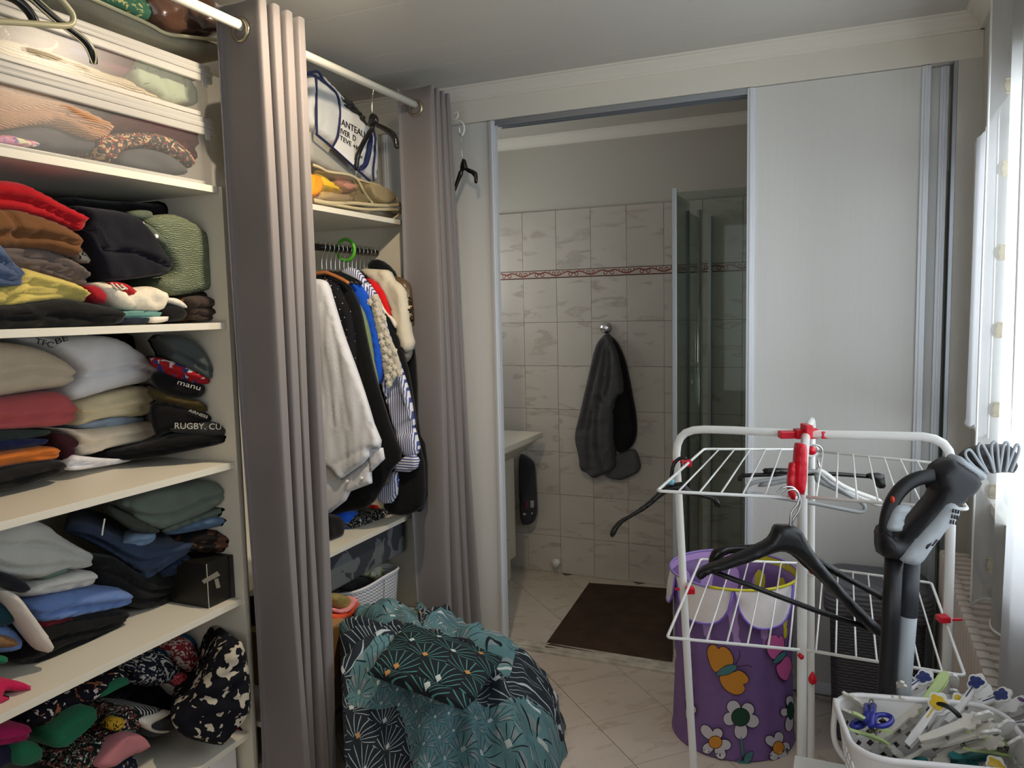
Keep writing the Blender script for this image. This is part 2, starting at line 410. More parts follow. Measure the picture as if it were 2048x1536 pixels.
# floor: slab + square tiles laid on the diagonal (30 cm)
boxo('floor', (LX-.1, -1.7, -.06), (RX+.2, BY+.1, -.004), mat('grout', (118, 108, 98), rough=.9), kind='structure')
floor = bpy.data.objects['floor']
def tile_mat(name, c, vein, rough, vs=5.):
    N = NT(name); b = N.b; b.inputs['Roughness'].default_value = rough; b.inputs['Coat Weight'].default_value = .25; b.inputs['Coat Roughness'].default_value = .15
    oi = N.n('ShaderNodeObjectInfo'); co = N.n('ShaderNodeTexCoord').outputs['Object']
    mp = N.n('ShaderNodeVectorMath', operation='ADD', i0=co); N.L(N.n('ShaderNodeVectorMath', operation='SCALE', i0=oi.outputs['Location'], i3=3.7).outputs[0], mp.inputs[1])
    mr = N.n('ShaderNodeMapping', iVector=mp.outputs[0]); mr.inputs['Rotation'].default_value = (0, .6, .6); mr.inputs['Scale'].default_value = (vs, vs*2.2, vs*3.4)
    t = N.n('ShaderNodeTexNoise', iVector=mr.outputs[0], iScale=1.6, iDetail=5., iDistortion=.5)
    t2 = N.n('ShaderNodeTexNoise', iVector=mp.outputs[0], iScale=vs*1.7, iDetail=5.)
    f = N.ramp(t.outputs[0], [(0.0, (0, 0, 0)), (.56, (0, 0, 0)), (.63, (1, 1, 1)), (.70, (.2, .2, .2))])
    f = N.math('MULTIPLY', f, N.math('MULTIPLY', t2.outputs[0], 1.3))
    c1 = N.mix(t2.outputs[0], tuple(v*.9 for v in s2l(c)), tuple(min(1, v*1.06) for v in s2l(c)))
    N.L(N.mix(N.math('MULTIPLY', f, .55), c1, s2l(vein)), b.inputs['Base Color']); return N.m
FT = tile_mat('floor_tile_glaze', (206, 194, 182), (158, 138, 124), .34)
tp = MB().box((-.1488, -.1488, -.006), (.1488, .1488, 0), .0015)
tme = bpy.data.meshes.new('floor_tile'); tme.from_pydata([tuple(v) for v in tp.V], [], tp.F); tme.materials.append(FT)
ox, oy = -1.0697, 2.879
for i in range(-14, 15):
    for j in range(-14, 15):
        cx = ox + .3*S2*((i+.5)+(j+.5)); cy = oy + .3*S2*((j+.5)-(i+.5))
        if not (-2.5 < cx < .45 and 1.45 < cy < 4.35): continue
        o = bpy.data.objects.new('floor_tile', tme); o.location = (cx, cy, 0); o.rotation_euler = (0, 0, PI/4); COL.objects.link(o)
        o.parent = floor; o.matrix_parent_inverse = Matrix.Translation(-floor.location)
boxo('floor_covering', (LX-.1, -1.7, -.0035), (RX+.1, 1.70, -.0008), FT, floor)
# ceiling: boards 20 cm wide running left-right
boxo('ceiling', (LX-.1, -1.7, CZ+.012), (RX+.2, BY+.1, CZ+.08), DARKM, kind='structure'); ceil = bpy.data.objects['ceiling']
y = 2.80-.2*22
while y < BY:
    a, b = max(y, -1.6), min(y+.197, BY+.02)
    if b > a: 
        mbb = MB().box((LX-.05, a, CZ), (RX+.06, b, CZ+.011), .0025)
        mbb.build('ceiling_board', CEIL, ceil)
        boxo('board_joint', (LX-.05, b, CZ+.0015), (RX+.06, b+.003, CZ+.008), mat('joint_light', (228, 224, 212), rough=.6), ceil)
    y += .2
def wallbox(name, a, b, m=WALLM, parent=None, **k): return boxo(name, a, b, m, parent, kind=None if parent else 'structure', **k)
wallbox('wall_left', (LX-.1, -1.7, 0), (LX, BY+.1, CZ+.05))
wallbox('wall_rear', (LX-.1, -1.8, 0), (RX+.2, -1.7, CZ+.05))
wallbox('wall_back', (LX-.1, BY+.008, 0), (RX+.2, BY+.1, CZ+.05), mat('bath_wall_paint', (196, 192, 182), rough=.8, bump=(120, .15)))
# right wall with the window opening
WY0, WY1, WZ0, WZ1 = .55, 2.98, .98, 2.10
wr_ = MB().box((RX, -1.7, 0), (RX+.2, WY0, CZ+.05)).box((RX, WY1, 0), (RX+.2, BY+.1, CZ+.05)).box((RX, WY0, 0), (RX+.2, WY1, WZ0)).box((RX, WY0, WZ1), (RX+.2, WY1, CZ+.05))
wr_.build('wall_right', WALLM, kind='structure')
# front (door) wall: header, jamb strip, left remainder
wf = empty('wall_front', (-.6, DY, 0), kind='structure')
boxo('header', (LX, DY, TH), (RX, DY+.10, CZ+.02), TRIMM, wf, bev=.002)
boxo('jamb_panel', (.317, DY, 0), (RX, DY+.1, TH), WALLM, wf)
boxo('side_panel', (LX, DY, 0), (-2.02, DY+.09, TH), WALLM, wf)
boxo('jamb_liner', (.305, DY+.004, 0), (.3165, DY+.095, TH), SILVER, wf)
# cornice profile along the front wall and along the right wall
def cornice(name, P, m=TRIMM):
    """P: list of (point, outward dir) ends; stepped moulding"""
    (a, b, out) = P; a = Vector(a); b = Vector(b); out = Vector(out)
    prof = [(0, -.052), (.012, -.052), (.014, -.044), (.02, -.040), (.030, -.026), (.044, -.014), (.046, -.008), (.060, -.006), (.062, 0), (0, 0)]
    V = [];
    for e in (a, b):
        for o_, z in prof: V.append(e+out*o_+Vector((0, 0, CZ+z)))
    n = len(prof); Fc = [(i, (i+1) % n, n+(i+1) % n, n+i) for i in range(n)]+[tuple(range(n))[::-1], tuple(range(n, 2*n))]
    return mesh(name, V, Fc, m, kind='structure')
cornice('trim_1', ((LX, DY, 0), (RX, DY, 0), (0, -1, 0)))
cornice('trim_2', ((RX, -1.6, 0), (RX, DY, 0), (-1, 0, 0)))
cornice('trim_3', ((LX, BY+.008, 0), (RX, BY+.008, 0), (0, -1, 0)), mat('bath_cornice', (232, 228, 218), rough=.6))
# top track, floor track
MB().box((-1.427, DY+.012, TH-.012), (-.379, DY+.088, TH-.001)).box((-1.427, DY+.010, TH-.024), (-.379, DY+.014, TH-.001)).box((-1.427, DY+.041, TH-.024), (-.379, DY+.045, TH-.001)).box((-1.427, DY+.080, TH-.024), (-.379, DY+.084, TH-.001)).build('trim_4', SILVER, kind='structure')
tr = MB().box((-1.99, DY-.004, .0005), (.305, DY+.082, .006))
for yy in (DY-.004, DY+.022, DY+.030, DY+.056, DY+.078): tr.box((-1.99, yy, .005), (.305, yy+.004, .013))
tr.build('trim_5', mat('sill_track', (206, 200, 188), rough=.5, bump=(90, .3), var=(18, .25)), kind='structure')
def leaf(name, x0, x1, y0, label=None):
    e = empty(name, ((x0+x1)/2, y0+.015, .014), kind='structure')
    boxo('door_panel', (x0+.02, y0+.009, .05), (x1-.02, y0+.021, TH-.002), DOORM, e)
    for a, b in ((x0, x0+.028), (x1-.028, x1)):
        m = MB().box((a, y0, .02), (b, y0+.032, TH-.002), .003); m.box((a+.010, y0-.004, .02), (b-.010, y0+.001, TH-.002), .0015); m.build('stile', ALU, e)
    boxo('rail', (x0+.028, y0+.004, .015), (x1-.028, y0+.027, .06), ALU, e, bev=.002)
    return e
leaf('door_1', -2.0, -1.428, DY+.006)
leaf('door_2', -.378, .236, DY+.006)
leaf('door_3', -.36, .296, DY+.046)

# ------------------------------------------------------------------ bathroom
bt = tile_mat('bath_tile_glaze', (200, 194, 184), (132, 116, 104), .16, 3.2)
tw, th_ = .2025, .2479
bx0 = -1.9071*.90909; bz0 = (.21559 + 1.6864)*.90909      # band centre height
bathwall = empty('wall_bathroom', (-.8, BY, 0), kind='structure')
bathwall.name = 'wall_bath'
def wtile(x0, z0, x1, z1, m, name='tile', dy=0):
    return MB().box((x0+.001, BY-.006-dy, z0+.001), (x1-.001, BY+.002, z1-.001), .0015).build(name, m, bathwall)
boxo('grout', (LX, BY-.002, 0), (RX, BY+.008, 1.99), mat('bath_grout', (150, 144, 134), rough=.9), bathwall)
band_h = .045
rows = []
z = bz0-.0335+.02
top0 = bz0+band_h/2
zt = bz0-band_h/2
while zt > 0: rows.append((max(0, zt-th_), zt)); zt -= th_
rows.insert(0, (top0, top0+th_*1.33))
nm = NT('border_glaze'); nm.b.inputs['Roughness'].default_value = .2
sp = nm.n('ShaderNodeSeparateXYZ', i0=nm.n('ShaderNodeTexCoord').outputs['Object'])
X_, Z_ = nm.math('MULTIPLY', sp.outputs[0], 1/.2025), nm.math('MULTIPLY', nm.math('SUBTRACT', sp.outputs[2], band_h/2), 1/band_h)
wv = nm.math('MULTIPLY', nm.math('SINE', nm.math('MULTIPLY', nm.math('ABSOLUTE', X_), 2*PI*1.55)), .22)
f1 = nm.math('LESS_THAN', nm.math('ABSOLUTE', nm.math('SUBTRACT', Z_, wv)), .085)
ed = nm.math('GREATER_THAN', nm.math('ABSOLUTE', Z_), .40)
def curl(cx, cz, r0):
    dx = nm.math('SUBTRACT', nm.math('ABSOLUTE', X_), cx); dz = nm.math('MULTIPLY', nm.math('SUBTRACT', Z_, cz), band_h/.2025)
    rr = nm.math('SQRT', nm.math('ADD', nm.math('MULTIPLY', dx, dx), nm.math('MULTIPLY', dz, dz)))
    return nm.math('LESS_THAN', nm.math('ABSOLUTE', nm.math('SUBTRACT', rr, r0)), .012)
f = nm.math('MAXIMUM', f1, curl(.09, -.1, .045)); f = nm.math('MAXIMUM', f, curl(.42, .05, .04)); f = nm.math('MAXIMUM', f, curl(.0, .05, .018)); f = nm.math('MAXIMUM', f, curl(.3, .25, .008))
c = nm.mix(f, s2l((188, 178, 168)), s2l((132, 72, 62))); c = nm.mix(ed, c, s2l((96, 34, 32))); nm.L(c, nm.b.inputs['Base Color'])
xs = [bx0+tw*k for k in range(-3, 10)]
for x in xs:
    if x > RX-.05: continue
    for a, b in rows: wtile(x, a, min(x+tw, RX), b, bt)
    wtile(x, bz0-band_h/2, min(x+tw, RX), bz0+band_h/2, nm.m, 'border_tile', .001)
# partition to the left of the opening stays behind door_1; shower enclosure
sh = empty('shower_enclosure', (-.3, 3.7, 0), 'glass shower enclosure with grey profiles at the right of the bathroom', 'shower')
GL = glassm('shower_glass', (232, 238, 235), .05)
GLD = glassm('shower_glass_side', (236, 240, 238), .05)
tray = MB().box((-.69, 3.29, 0), (.38, BY-.01, .055), .01).box((-.645, 3.335, .05), (.38, BY-.05, .058)); tray.build('shower_tray', mat('tray_white', (214, 208, 196), rough=.35), sh)
PROF = mat('grey_profile', (172, 176, 180), rough=.3, metal=.55)
boxo('corner_profile', (-.692, 3.285, .055), (-.672, 3.305, 2.018), PROF, sh, bev=.003)
boxo('front_glass', (-.672, 3.292, .06), (.37, 3.298, 2.00), GL, sh)
boxo('side_glass', (-.684, 3.305, .06), (-.678, 3.60, 1.995), GLD, sh)
DPR = mat('dark_profile', (96, 98, 98), rough=.3, metal=.6)
boxo('door_profile', (-.688, 3.57, .06), (-.674, 3.585, 1.955), DPR, sh)
tubeo('chrome_post', [(-.68, 3.86, .06), (-.68, 3.86, 1.99)], .011, CHROME, sh, it=0, label='slim chrome post')
boxo('glass_door', (-.683, 3.60, .07), (-.677, 3.85, 1.95), GLD, sh)
boxo('rear_profile', (-.688, 4.15, .06), (-.672, 4.18, 1.99), PROF, sh)
MB().tube([(-.70, 3.70, 1.19), (-.71, 3.70, 1.185), (-.71, 3.70, .72), (-.70, 3.70, .715)], .008, 8).box((-.705, 3.69, 1.17), (-.68, 3.71, 1.19)).box((-.705, 3.69, .73), (-.68, 3.71, .75)).build('door_handle', CHROME, sh)
boxo('glass_clamp', (-.72, 3.84, 1.24), (-.68, 3.87, 1.262), CHROME, sh, bev=.003); boxo('glass_clamp', (-.72, 3.84, .86), (-.68, 3.87, .882), CHROME, sh, bev=.003)
tubeo('grab_rail', [(-.36, 4.0, .80), (-.36, 4.0, 1.16), (-.30, 4.0, 1.2), (-.30, 4.02, 1.14), (-.30, 4.02, .8)], .012, SILVER, sh)
# bath mat
bm_ = MB(); n = 40
c4 = [un(1085, 1290, ('Z', .02)), un(1345, 1316, ('Z', .02)), un(1352, 1172, ('Z', .02)), un(1178, 1160, ('Z', .02))]
V = []; Fc = []
for j in range(n+1):
    for i in range(n+1):
        s_, t_ = i/n, j/n; p = (c4[0].lerp(c4[1], s_)).lerp(c4[3].lerp(c4[2], s_), t_)
        e = min(s_, 1-s_, t_, 1-t_); zz = .004+.016*min(1, e*12) + (.0025*math.sin(t_*n*PI/1.0+.8*math.sin(s_*9)) if e > .03 else 0)
        V.append((p.x, p.y, zz))
for j in range(n):
    for i in range(n): a = j*(n+1)+i; Fc.append((a, a+1, a+n+2, a+n+1))
mesh('bath_mat', V, Fc, mat('brown_chenille', (76, 61, 52), rough=1., spec=.1, bump=(170, 1.0), var=(9, .2)), smooth=True, label='dark brown ribbed bath mat on the bathroom floor tiles', cat='mat')
# towel on a chrome hook
hk = empty('wall_hook', (-1.245, BY-.03, 1.41), 'round chrome knob hook on the bathroom tiles', 'hook')
MB().lathe((-1.245, BY-.004, 1.423), [(0, -.034), (.02, -.032), (.029, -.024), (.027, -.014), (.012, -.01), (.012, 0), (0, 0)], 24, 'Y').build('knob', CHROME, hk, smooth=True)
MB().lathe((-1.245, BY-.004, 1.423), [(0, -.008), (.03, -.008), (.034, 0), (0, 0)], 24, 'Y').build('back_plate', CHROME, hk, smooth=True)
DG = fab('dark_grey_towel', (78, 78, 80)); BK = fab('black_cloth', (20, 20, 22)); DG2 = fab('dark_grey_towel_back', (92, 92, 94))
pz = lambda L: Zm(940, 640, 2.195, L)
tw_ = empty('hanging_towel', (-1.25, BY-.05, .7), 'dark grey and black towels draped from the chrome hook', 'towel')
puff('towel_back', pz([(640,590),(720,560),(740,600),(752,660),(700,690),(660,705),(600,695),(560,640)]), ('Y', BY-.028), DG2, .012, .015, tw_, wr=.008)
puff('towel_black', pz([(600,60),(640,90),(670,150),(690,220),(710,330),(730,440),(728,520),(700,570),(640,590),(620,500),(600,300)]), ('Y', BY-.04), BK, .02, .025, tw_, wr=.008)
puff('towel_grey', pz([(590,60),(610,62),(650,130),(670,220),(685,325),(640,330),(630,480),(635,600),(638,655),(580,680),(540,700),(515,670),(480,660),(478,600),(455,515),(480,420),(500,330),(530,200),(550,110)]), ('Y', BY-.055), DG, .03, .04, tw_, wr=.01, ws=14,
     creases=[pz([(590,80),(560,200),(530,330),(500,470)]), pz([(600,90),(590,250),(560,420),(560,560),(590,660)]), pz([(615,110),(620,240),(600,330)]), pz([(540,400),(520,520),(530,650)]), pz([(560,340),(600,370),(630,400)])], cw=.01, cdp=.018)
tubeo('pipe_stub', [(-1.552, BY, .069), (-1.555, BY-.05, .069)], .024, WPLAS, it=0, n=16, label='short white capped pipe sticking out low on the bathroom tiles', cat='pipe')
# vanity
va = empty('vanity_unit', (-1.95, 3.75, 0), 'cream wooden vanity unit with inset basin beside the doorway', 'vanity')
VM = mat('cream_wood', (206, 200, 182), rough=.5, bump=(60, .15))
boxo('cabinet', (-2.2, 3.30, .13), (-1.745, 4.02, .755), VM, va, bev=.003)
boxo('plinth', (-2.2, 3.32, 0), (-1.77, 4.00, .13), VM, va, bev=.003)
boxo('plinth_board', (-1.772, 3.36, .015), (-1.760, 3.96, .12), VM, va, bev=.002)
f_ = MB(); x = -1.742
for a, b, c_, d in ((3.34, .20, 3.40, .73), (3.92, .20, 3.98, .73), (3.40, .20, 3.92, .26), (3.40, .67, 3.92, .73)): f_.box((x-.004, a, b), (x+.012, c_, d), .002)
f_.box((x-.004, 3.39, .25), (x+.003, 3.93, .68)); f_.build('cabinet_door', VM, va)
kn = MB().lathe((-1.728, 3.42, .505), [(0, .028), (.012, .026), (.016, .018), (.008, .01), (.006, 0)], 16, 'X').build('knob', mat('porcelain', (232, 230, 224), rough=.2), va, smooth=True)
cz = [(-2.2, 3.29, .72), (-1.74, 3.29, .70), (-1.74, 4.02, .70), (-2.2, 4.02, .72), (-2.2, 3.28, .815), (-1.60, 3.28, .815), (-1.60, 4.06, .815), (-2.2, 4.06, .815)]
mesh('flared_apron', cz, [(0,1,2,3)[::-1], (4,5,6,7), (0,1,5,4), (1,2,6,5), (2,3,7,6), (3,0,4,7)], VM, va)
boxo('countertop', (-2.22, 3.27, .815), (-1.585, 4.07, .848), mat('cream_top', (216, 210, 194), rough=.3), va, bev=.008)
MB().lathe((-1.88, 3.62, .848), [(.20, 0), (.215, .012), (.205, .018), (.17, .004), (.12, -.02), (0, -.03)], 32, 'Z', .8, 1.1).build('basin', mat('beige_basin', (196, 170, 146), rough=.2), va, smooth=True)
wz = lambda L: Zm(980, 840, 4.518, L)
ht = empty('hand_towel', (-1.66, 4.08, .45), 'small dark grey hand towel with pale tag marks beside the vanity', 'towel')
puff('cloth', wz([(255,310),(300,318),(385,380),(400,480),(405,600),(412,760),(415,850),(385,935),(340,948),(275,945),(262,700)]), ('Y', 4.11), fab('charcoal_terry', (58, 58, 64)), .02, .03, ht, creases=[wz([(385,385),(330,390),(290,460),(285,600),(280,760)])])
for q, c in (([(362,728),(396,728),(396,792),(362,796)], (150,150,155)), ([(308,736),(345,736),(345,806),(308,806)], (92,44,60)), ([(298,842),(322,842),(322,862),(298,862)], (180,180,180)), ([(372,836),(384,836),(384,852),(372,852)], (180,180,180))):
    puff('stitched_mark', wz(q), ('Y', 4.087), mat('mark_%d_%d' % c[:2], c, rough=.9), .001, .003, ht, wr=0, sp=.01, it=0)

# ------------------------------------------------------------------ window, sheers, radiator
win = empty('window_1', (RX+.1, (WY0+WY1)/2, WZ0), kind='structure')
fm = MB()
FWM = mat('window_frame', (232, 232, 230), rough=.4)
for a, b in (((RX+.09, WY0, WZ0), (RX+.15, WY1, WZ0+.06)), ((RX+.09, WY0, WZ1-.06), (RX+.15, WY1, WZ1)), ((RX+.09, WY0, WZ0), (RX+.15, WY0+.06, WZ1)), ((RX+.09, WY1-.06, WZ0), (RX+.15, WY1, WZ1))): boxo('window_frame', a, b, FWM, win, bev=.004)
ym = 1.78
boxo('window_mullion', (RX+.085, ym-.05, WZ0+.06), (RX+.15, ym+.05, WZ1-.06), FWM, win, bev=.005)
for a, b in ((WY0+.06, ym-.05), (ym+.05, WY1-.06)): boxo('pane', (RX+.118, a, WZ0+.06), (RX+.122, b, WZ1-.06), glassm('window_glass', (250, 252, 252), .03), win)
boxo('window_sill', (RX-.035, WY0-.05, WZ0-.03), (RX+.09, WY1+.02, WZ0), TRIMM, win, bev=.005)
tubeo('window_handle', [(RX+.08, ym, 1.42), (RX+.03, ym, 1.42), (RX+.03, ym-.01, 1.30)], .009, WPLAS, win)
SH1 = sheerm('voile', (208, 208, 208), .22); SH2 = sheerm('voile_dense', (206, 206, 210), .09)
def sheer(name, x, y0, y1, z0, z1, amp, nf, mt, label, dots=(), drift=0., edge=True, hem=.03, ph=0., path=None):
    e = empty(name, (x, (y0+y1)/2, z0), label, 'curtain')
    ny, nz = int((y1-y0)/.012)+2, 40; V = []; Fc = []
    if path:
        pp = smooth_line([Vector((a, b, 0)) for a, b in path], 3); ln = [0]
        for a, b in zip(pp, pp[1:]): ln.append(ln[-1]+(b-a).length)
    def P(s, t):
        z = z0+(z1-z0)*t
        if path:
            q = s*ln[-1]; i = max(k for k in range(len(pp)) if ln[k] <= q+1e-9); i = min(i, len(pp)-2); f = min(1, (q-ln[i])/max(1e-6, ln[i+1]-ln[i])); c = pp[i].lerp(pp[i+1], f)
            return Vector((min(c.x, RX-.003), c.y+.006*math.sin(s*22+t*4)+.01*(1-t)*math.sin(t*6+s*3), z+(.01*math.sin(s*9) if t < .02 else 0)))
        yy = y0+(y1-y0)*s + drift*(1-t)*(s-.5)
        a = amp*(.55+.45*(1-t))
        xx = x + a*math.sin(s*nf*2*PI+ph+.5*math.sin(t*3)) + .4*a*math.sin(s*nf*5.1*PI+1.3+t)
        zz = z + (.012*math.sin(s*nf*2*PI+1) if t < .02 else 0)
        return Vector((min(xx, RX+.06), yy, zz))
    for j in range(nz+1):
        for i in range(ny+1): V.append(P(i/ny, j/nz))
    for j in range(nz):
        for i in range(ny): a = j*(ny+1)+i; Fc.append((a, a+1, a+ny+2, a+ny+1))
    mesh('voile_panel', V, Fc, mt, e, smooth=True)
    b = MB(); b.tube([P(i/ny, 0)+Vector((0,0,.004)) for i in range(ny+1)], .004, 6); b.tube([P(1, j/nz) for j in range(nz+1)], .003, 6); b.tube([P(0, j/nz) for j in range(nz+1)], .003, 6)
    b.build('hem', mat('hem_white', (236, 236, 234), rough=.9), e, smooth=True, kind='stuff')
    for (s, t) in dots:
        p = P(s, t); q = (P(s+.01, t)-p).normalized(); up = Vector((0, 0, 1)); nn = q.cross(up)
        if nn.dot(p-CAM) < 0: nn = -nn
        Vd = []; Fd = []; rr = [.022, .019, .017, .012, .009, 0]; hh = [0, .0022, .0008, .0008, .0022, .0015]
        for r_, h_ in zip(rr, hh):
            for k in range(20):
                a = 2*PI*k/20; Vd.append(p+q*math.cos(a)*r_+up*math.sin(a)*r_-nn*(h_+.0015))
        for a_ in range(5):
            for k in range(20): Fd.append((a_*20+k, a_*20+(k+1) % 20, a_*20+20+(k+1) % 20, a_*20+20+k))
        mesh('embroidered_dot', Vd, Fd, mat('dot_cream', (222, 212, 190), rough=.9), e, smooth=True)
    return e
YD = 2.425
sd = lambda q: (un(*q, ('Y', YD)).z-.70)/(2.43-.70)
sheer('sheer_curtain', .34, 2.05, 2.55, .70, 2.43, .018, 1.6, SH1, 'long sheer white curtain with cream embroidered dots at the window side',
      [(.115, sd(q)) for q in ((1993,173),(1998,338),(2000,505),(2000,660),(2000,820),(1995,985),(1995,1135))], path=[(.312,2.40),(.335,2.425),(.365,2.435),(.383,2.40),(.36,2.33),(.335,2.27),(.36,2.20),(.35,2.1),(.36,2.0)])
sheer('sheer_curtain', .298, .70, 1.90, .70, 2.44, .014, 3.2, SH2, 'nearest sheer white curtain filling the right edge of the picture', [(.93, .35), (.93, .6), (.93, .85)], drift=.03)
sheer('cafe_curtain', .365, 2.62, 3.06, 1.12, 2.055, .006, 2.0, SH2, 'short white net curtain behind the dotted sheer, near the room corner', [(.99, .38), (.99, .62)])
tubeo('curtain_pole', [(.345, .55, 2.46), (.345, 2.73, 2.46)], .010, WPLAS, it=0, label='thin white pole carrying the sheer curtains above the window', cat='curtain pole')
# radiator
RM = mat('radiator_cream', (214, 202, 192), rough=.45, bump=(50, .1))
rad = empty('radiator', (.34, 2.1, .08), 'cream column radiator under the window on the right', 'radiator')
k = 0; yy = 2.985
while yy > .75:
    m = MB()
    m.box((.287, yy-.0455, .10), (.318, yy-.004, .686), .011); m.box((.325, yy-.043, .11), (.375, yy-.007, .676), .009)
    m.box((.289, yy-.040, .64), (.376, yy-.010, .682), .008); m.box((.291, yy-.040, .12), (.372, yy-.010, .16), .006)
    if yy > 1.5 or k % 2 == 0: m.build('fin', RM, rad)
    yy -= .05; k += 1
boxo('foot', (.30, 1.0, 0), (.36, 1.04, .12), RM, rad); boxo('foot', (.30, 2.9, 0), (.36, 2.94, .12), RM, rad)

# ------------------------------------------------------------------ wardrobe carcasses and shelves
SX, SB = -1.72, -2.30          # shelf front, back

def carcass(name, y0, y1, zs, label, deep=SB):
    e = empty(name, ((SX+deep)/2, (y0+y1)/2, 0), label, 'wardrobe')
    for k, z in enumerate(zs):
        boxo('shelf' if k else 'top_board', (deep, y0+.001, z-.0195), (SX, y1-.001, z), SHELF, e, bev=.0012)
    boxo('side_panel', (deep, y1, 0), (SX+.012 if name == 'shelf_unit' else SX-.004, y1+.018, zs[0]-.0005), SHELF, e, bev=.001)
    boxo('side_panel', (deep, y0-.018, 0), (SX-.004, y0, zs[0]-.0005), SHELF, e, bev=.001)
    boxo('back_panel', (deep-.006, y0, 0), (deep, y1, zs[0]), SHELF, e)
    boxo('plinth', (SX-.03, y0, 0), (SX-.012, y1, .05), SHELF, e)
    return e
carcass('shelf_unit', .62, 1.822, ZS+[.07], 'white open shelf unit full of folded clothes on the left')
carcass('hanging_wardrobe', 1.862, 2.885, [1.9134, .674, .10], 'white wardrobe with clothes rail between the two grey curtains')
# rail and hooks
RXX = -1.87; RZ = 1.787
tubeo('clothes_rail', [(RXX, 1.864, RZ), (RXX, 2.882, RZ)], .0135, mat('rail_dark', (40, 40, 42), rough=.25, metal=.9), it=0, n=14, label='dark metal clothes rail inside the wardrobe', cat='rail')

# ------------------------------------------------------------------ curtain rod and the grey curtains
RODX, RODZ = -1.60, 2.349
rod = empty('curtain_rod', (RODX, 2.0, RODZ-.02), 'long cream curtain rod above the wardrobe fronts', 'curtain rod')
tubeo('pole', [(RODX, .3, RODZ), (RODX, 3.05, RODZ)], .0138, RODM, rod, it=0, n=18)
hkz = lambda L, Y: [un(560+a/3.84, 80+b/3.84, ('Y', Y)) for a, b in L]
tubeo('hook_ring', hkz([(1312,600),(1345,612),(1366,590),(1365,560),(1348,548),(1338,562)], 3.05), .0042, WPLAS, rod)
tubeo('hook_ring', hkz([(1345,625),(1385,620),(1412,650),(1415,700),(1395,738),(1378,715),(1375,675)], 3.05), .0045, WPLAS, rod)
CUM = mat('taupe_curtain', (122, 116, 115), rough=.62, spec=.35, bump=(420, .12), sheen=.3)
GROM = mat('nickel_ring', (170, 160, 140), rough=.28, metal=.9)
def drape(name, y0, y1, yb1, z0, z1, nf, label, seed=0., xb=0.):
    e = empty(name, (RODX, (y0+y1)/2, z0), label, 'curtain')
    A = .073; per = 34; ns = int(nf*per); nz = 44; V = []; Fc = []
    def P(s, t):
        ph = s*nf*2*PI      # 0 : left edge, at wardrobe side
        c = -math.cos(ph); X = math.copysign(min(1, abs(c)*1.25), c)
        a = A*(1+.10*(1-t)*math.sin(s*9+seed))
        wob = .010*(1-t)*math.sin(t*5+s*13+seed)
        yl = y0+(y1-y0)*s; yr = y0+.02+(yb1-y0-.02)*s
        yy = yl*(t)+yr*(1-t)
        # panels between turns run nearly square to the rod
        yy += (y1-y0)/nf*.16*math.sin(2*ph)
        return Vector((RODX+X*a+wob+xb*(1-t)*s, yy+.006*math.sin(t*7+s*21+seed)*(1-t), z0+(z1-z0)*t + .004*math.cos(ph*2)))
    for j in range(nz+1):
        for i in range(ns+1): V.append(P(i/ns, j/nz))
    for j in range(nz):
        for i in range(ns): a = j*(ns+1)+i; Fc.append((a, a+1, a+ns+2, a+ns+1))
    o = mesh('curtain_cloth', V, Fc, CUM, e, smooth=True)
    md = o.modifiers.new('thickness', 'SOLIDIFY'); md.thickness = .0015
    for k in range(int(nf*2)):
        s = (k+.5)/(nf*2); p = P(s, .975); d = (P(s+.004, .975)-P(s-.004, .975)).normalized(); nn = d.cross(Vector((0, 0, 1))).normalized()
        c = Vector((RODX, p.y, RODZ-.012))
        for off in (-1,):
            pts = [c + d*math.cos(a)*.0285 + Vector((0, 0, 1))*math.sin(a)*.0285 for a in [2*PI*q/28 for q in range(28)]]
            if k < 1: MB().tube(pts, .0065, 8, True).build('eyelet', GROM, e, smooth=True)
    return e
E1 = drape('curtain', 1.80, 2.025, 2.01, .004, 2.415, 4.0, 'left grey-taupe eyelet curtain, bunched in front of the shelf unit end', 0.)
E2 = drape('curtain', 2.775, 2.955, 3.125, .004, 2.415, 4.0, 'right grey-taupe eyelet curtain, bunched beside the sliding door', 2.)

# ------------------------------------------------------------------ garments on the shelves
B = lambda L: Zm(0, 340, 3.103, L)
C_ = lambda L: Zm(0, 660, 3.103, L)
D = lambda L: Zm(0, 1000, 2.865, L)
E_ = lambda L: Zm(200, 1240, 5.19, L)
A_ = lambda L: Zm(0, 0, 4.655, L)
AUTO = {'sweater': 1, 'sweatshirt': 1, 'trousers': 2, 'jeans': 2, 'joggers': 1, 'shirt': 1, 't-shirt': 1, 'jumper': 1, 'jersey': 1}
def garment(name, px, x, m, label, cat, r=.022, depth=.22, group=None, pl=None, **k):
    if pl is not None: x = pl
    if isinstance(x, tuple): P = x
    else: P = ('X', x-r)
    return puff(name, px, P, m, r, depth, sp=k.pop('sp', .009), label=label, cat=cat, group=group, clamp=k.pop('clamp', True), auto=k.pop('auto', AUTO.get(cat, 0)), wr=k.pop('wr', .012), **k)
def crease_pts(L): return [L]
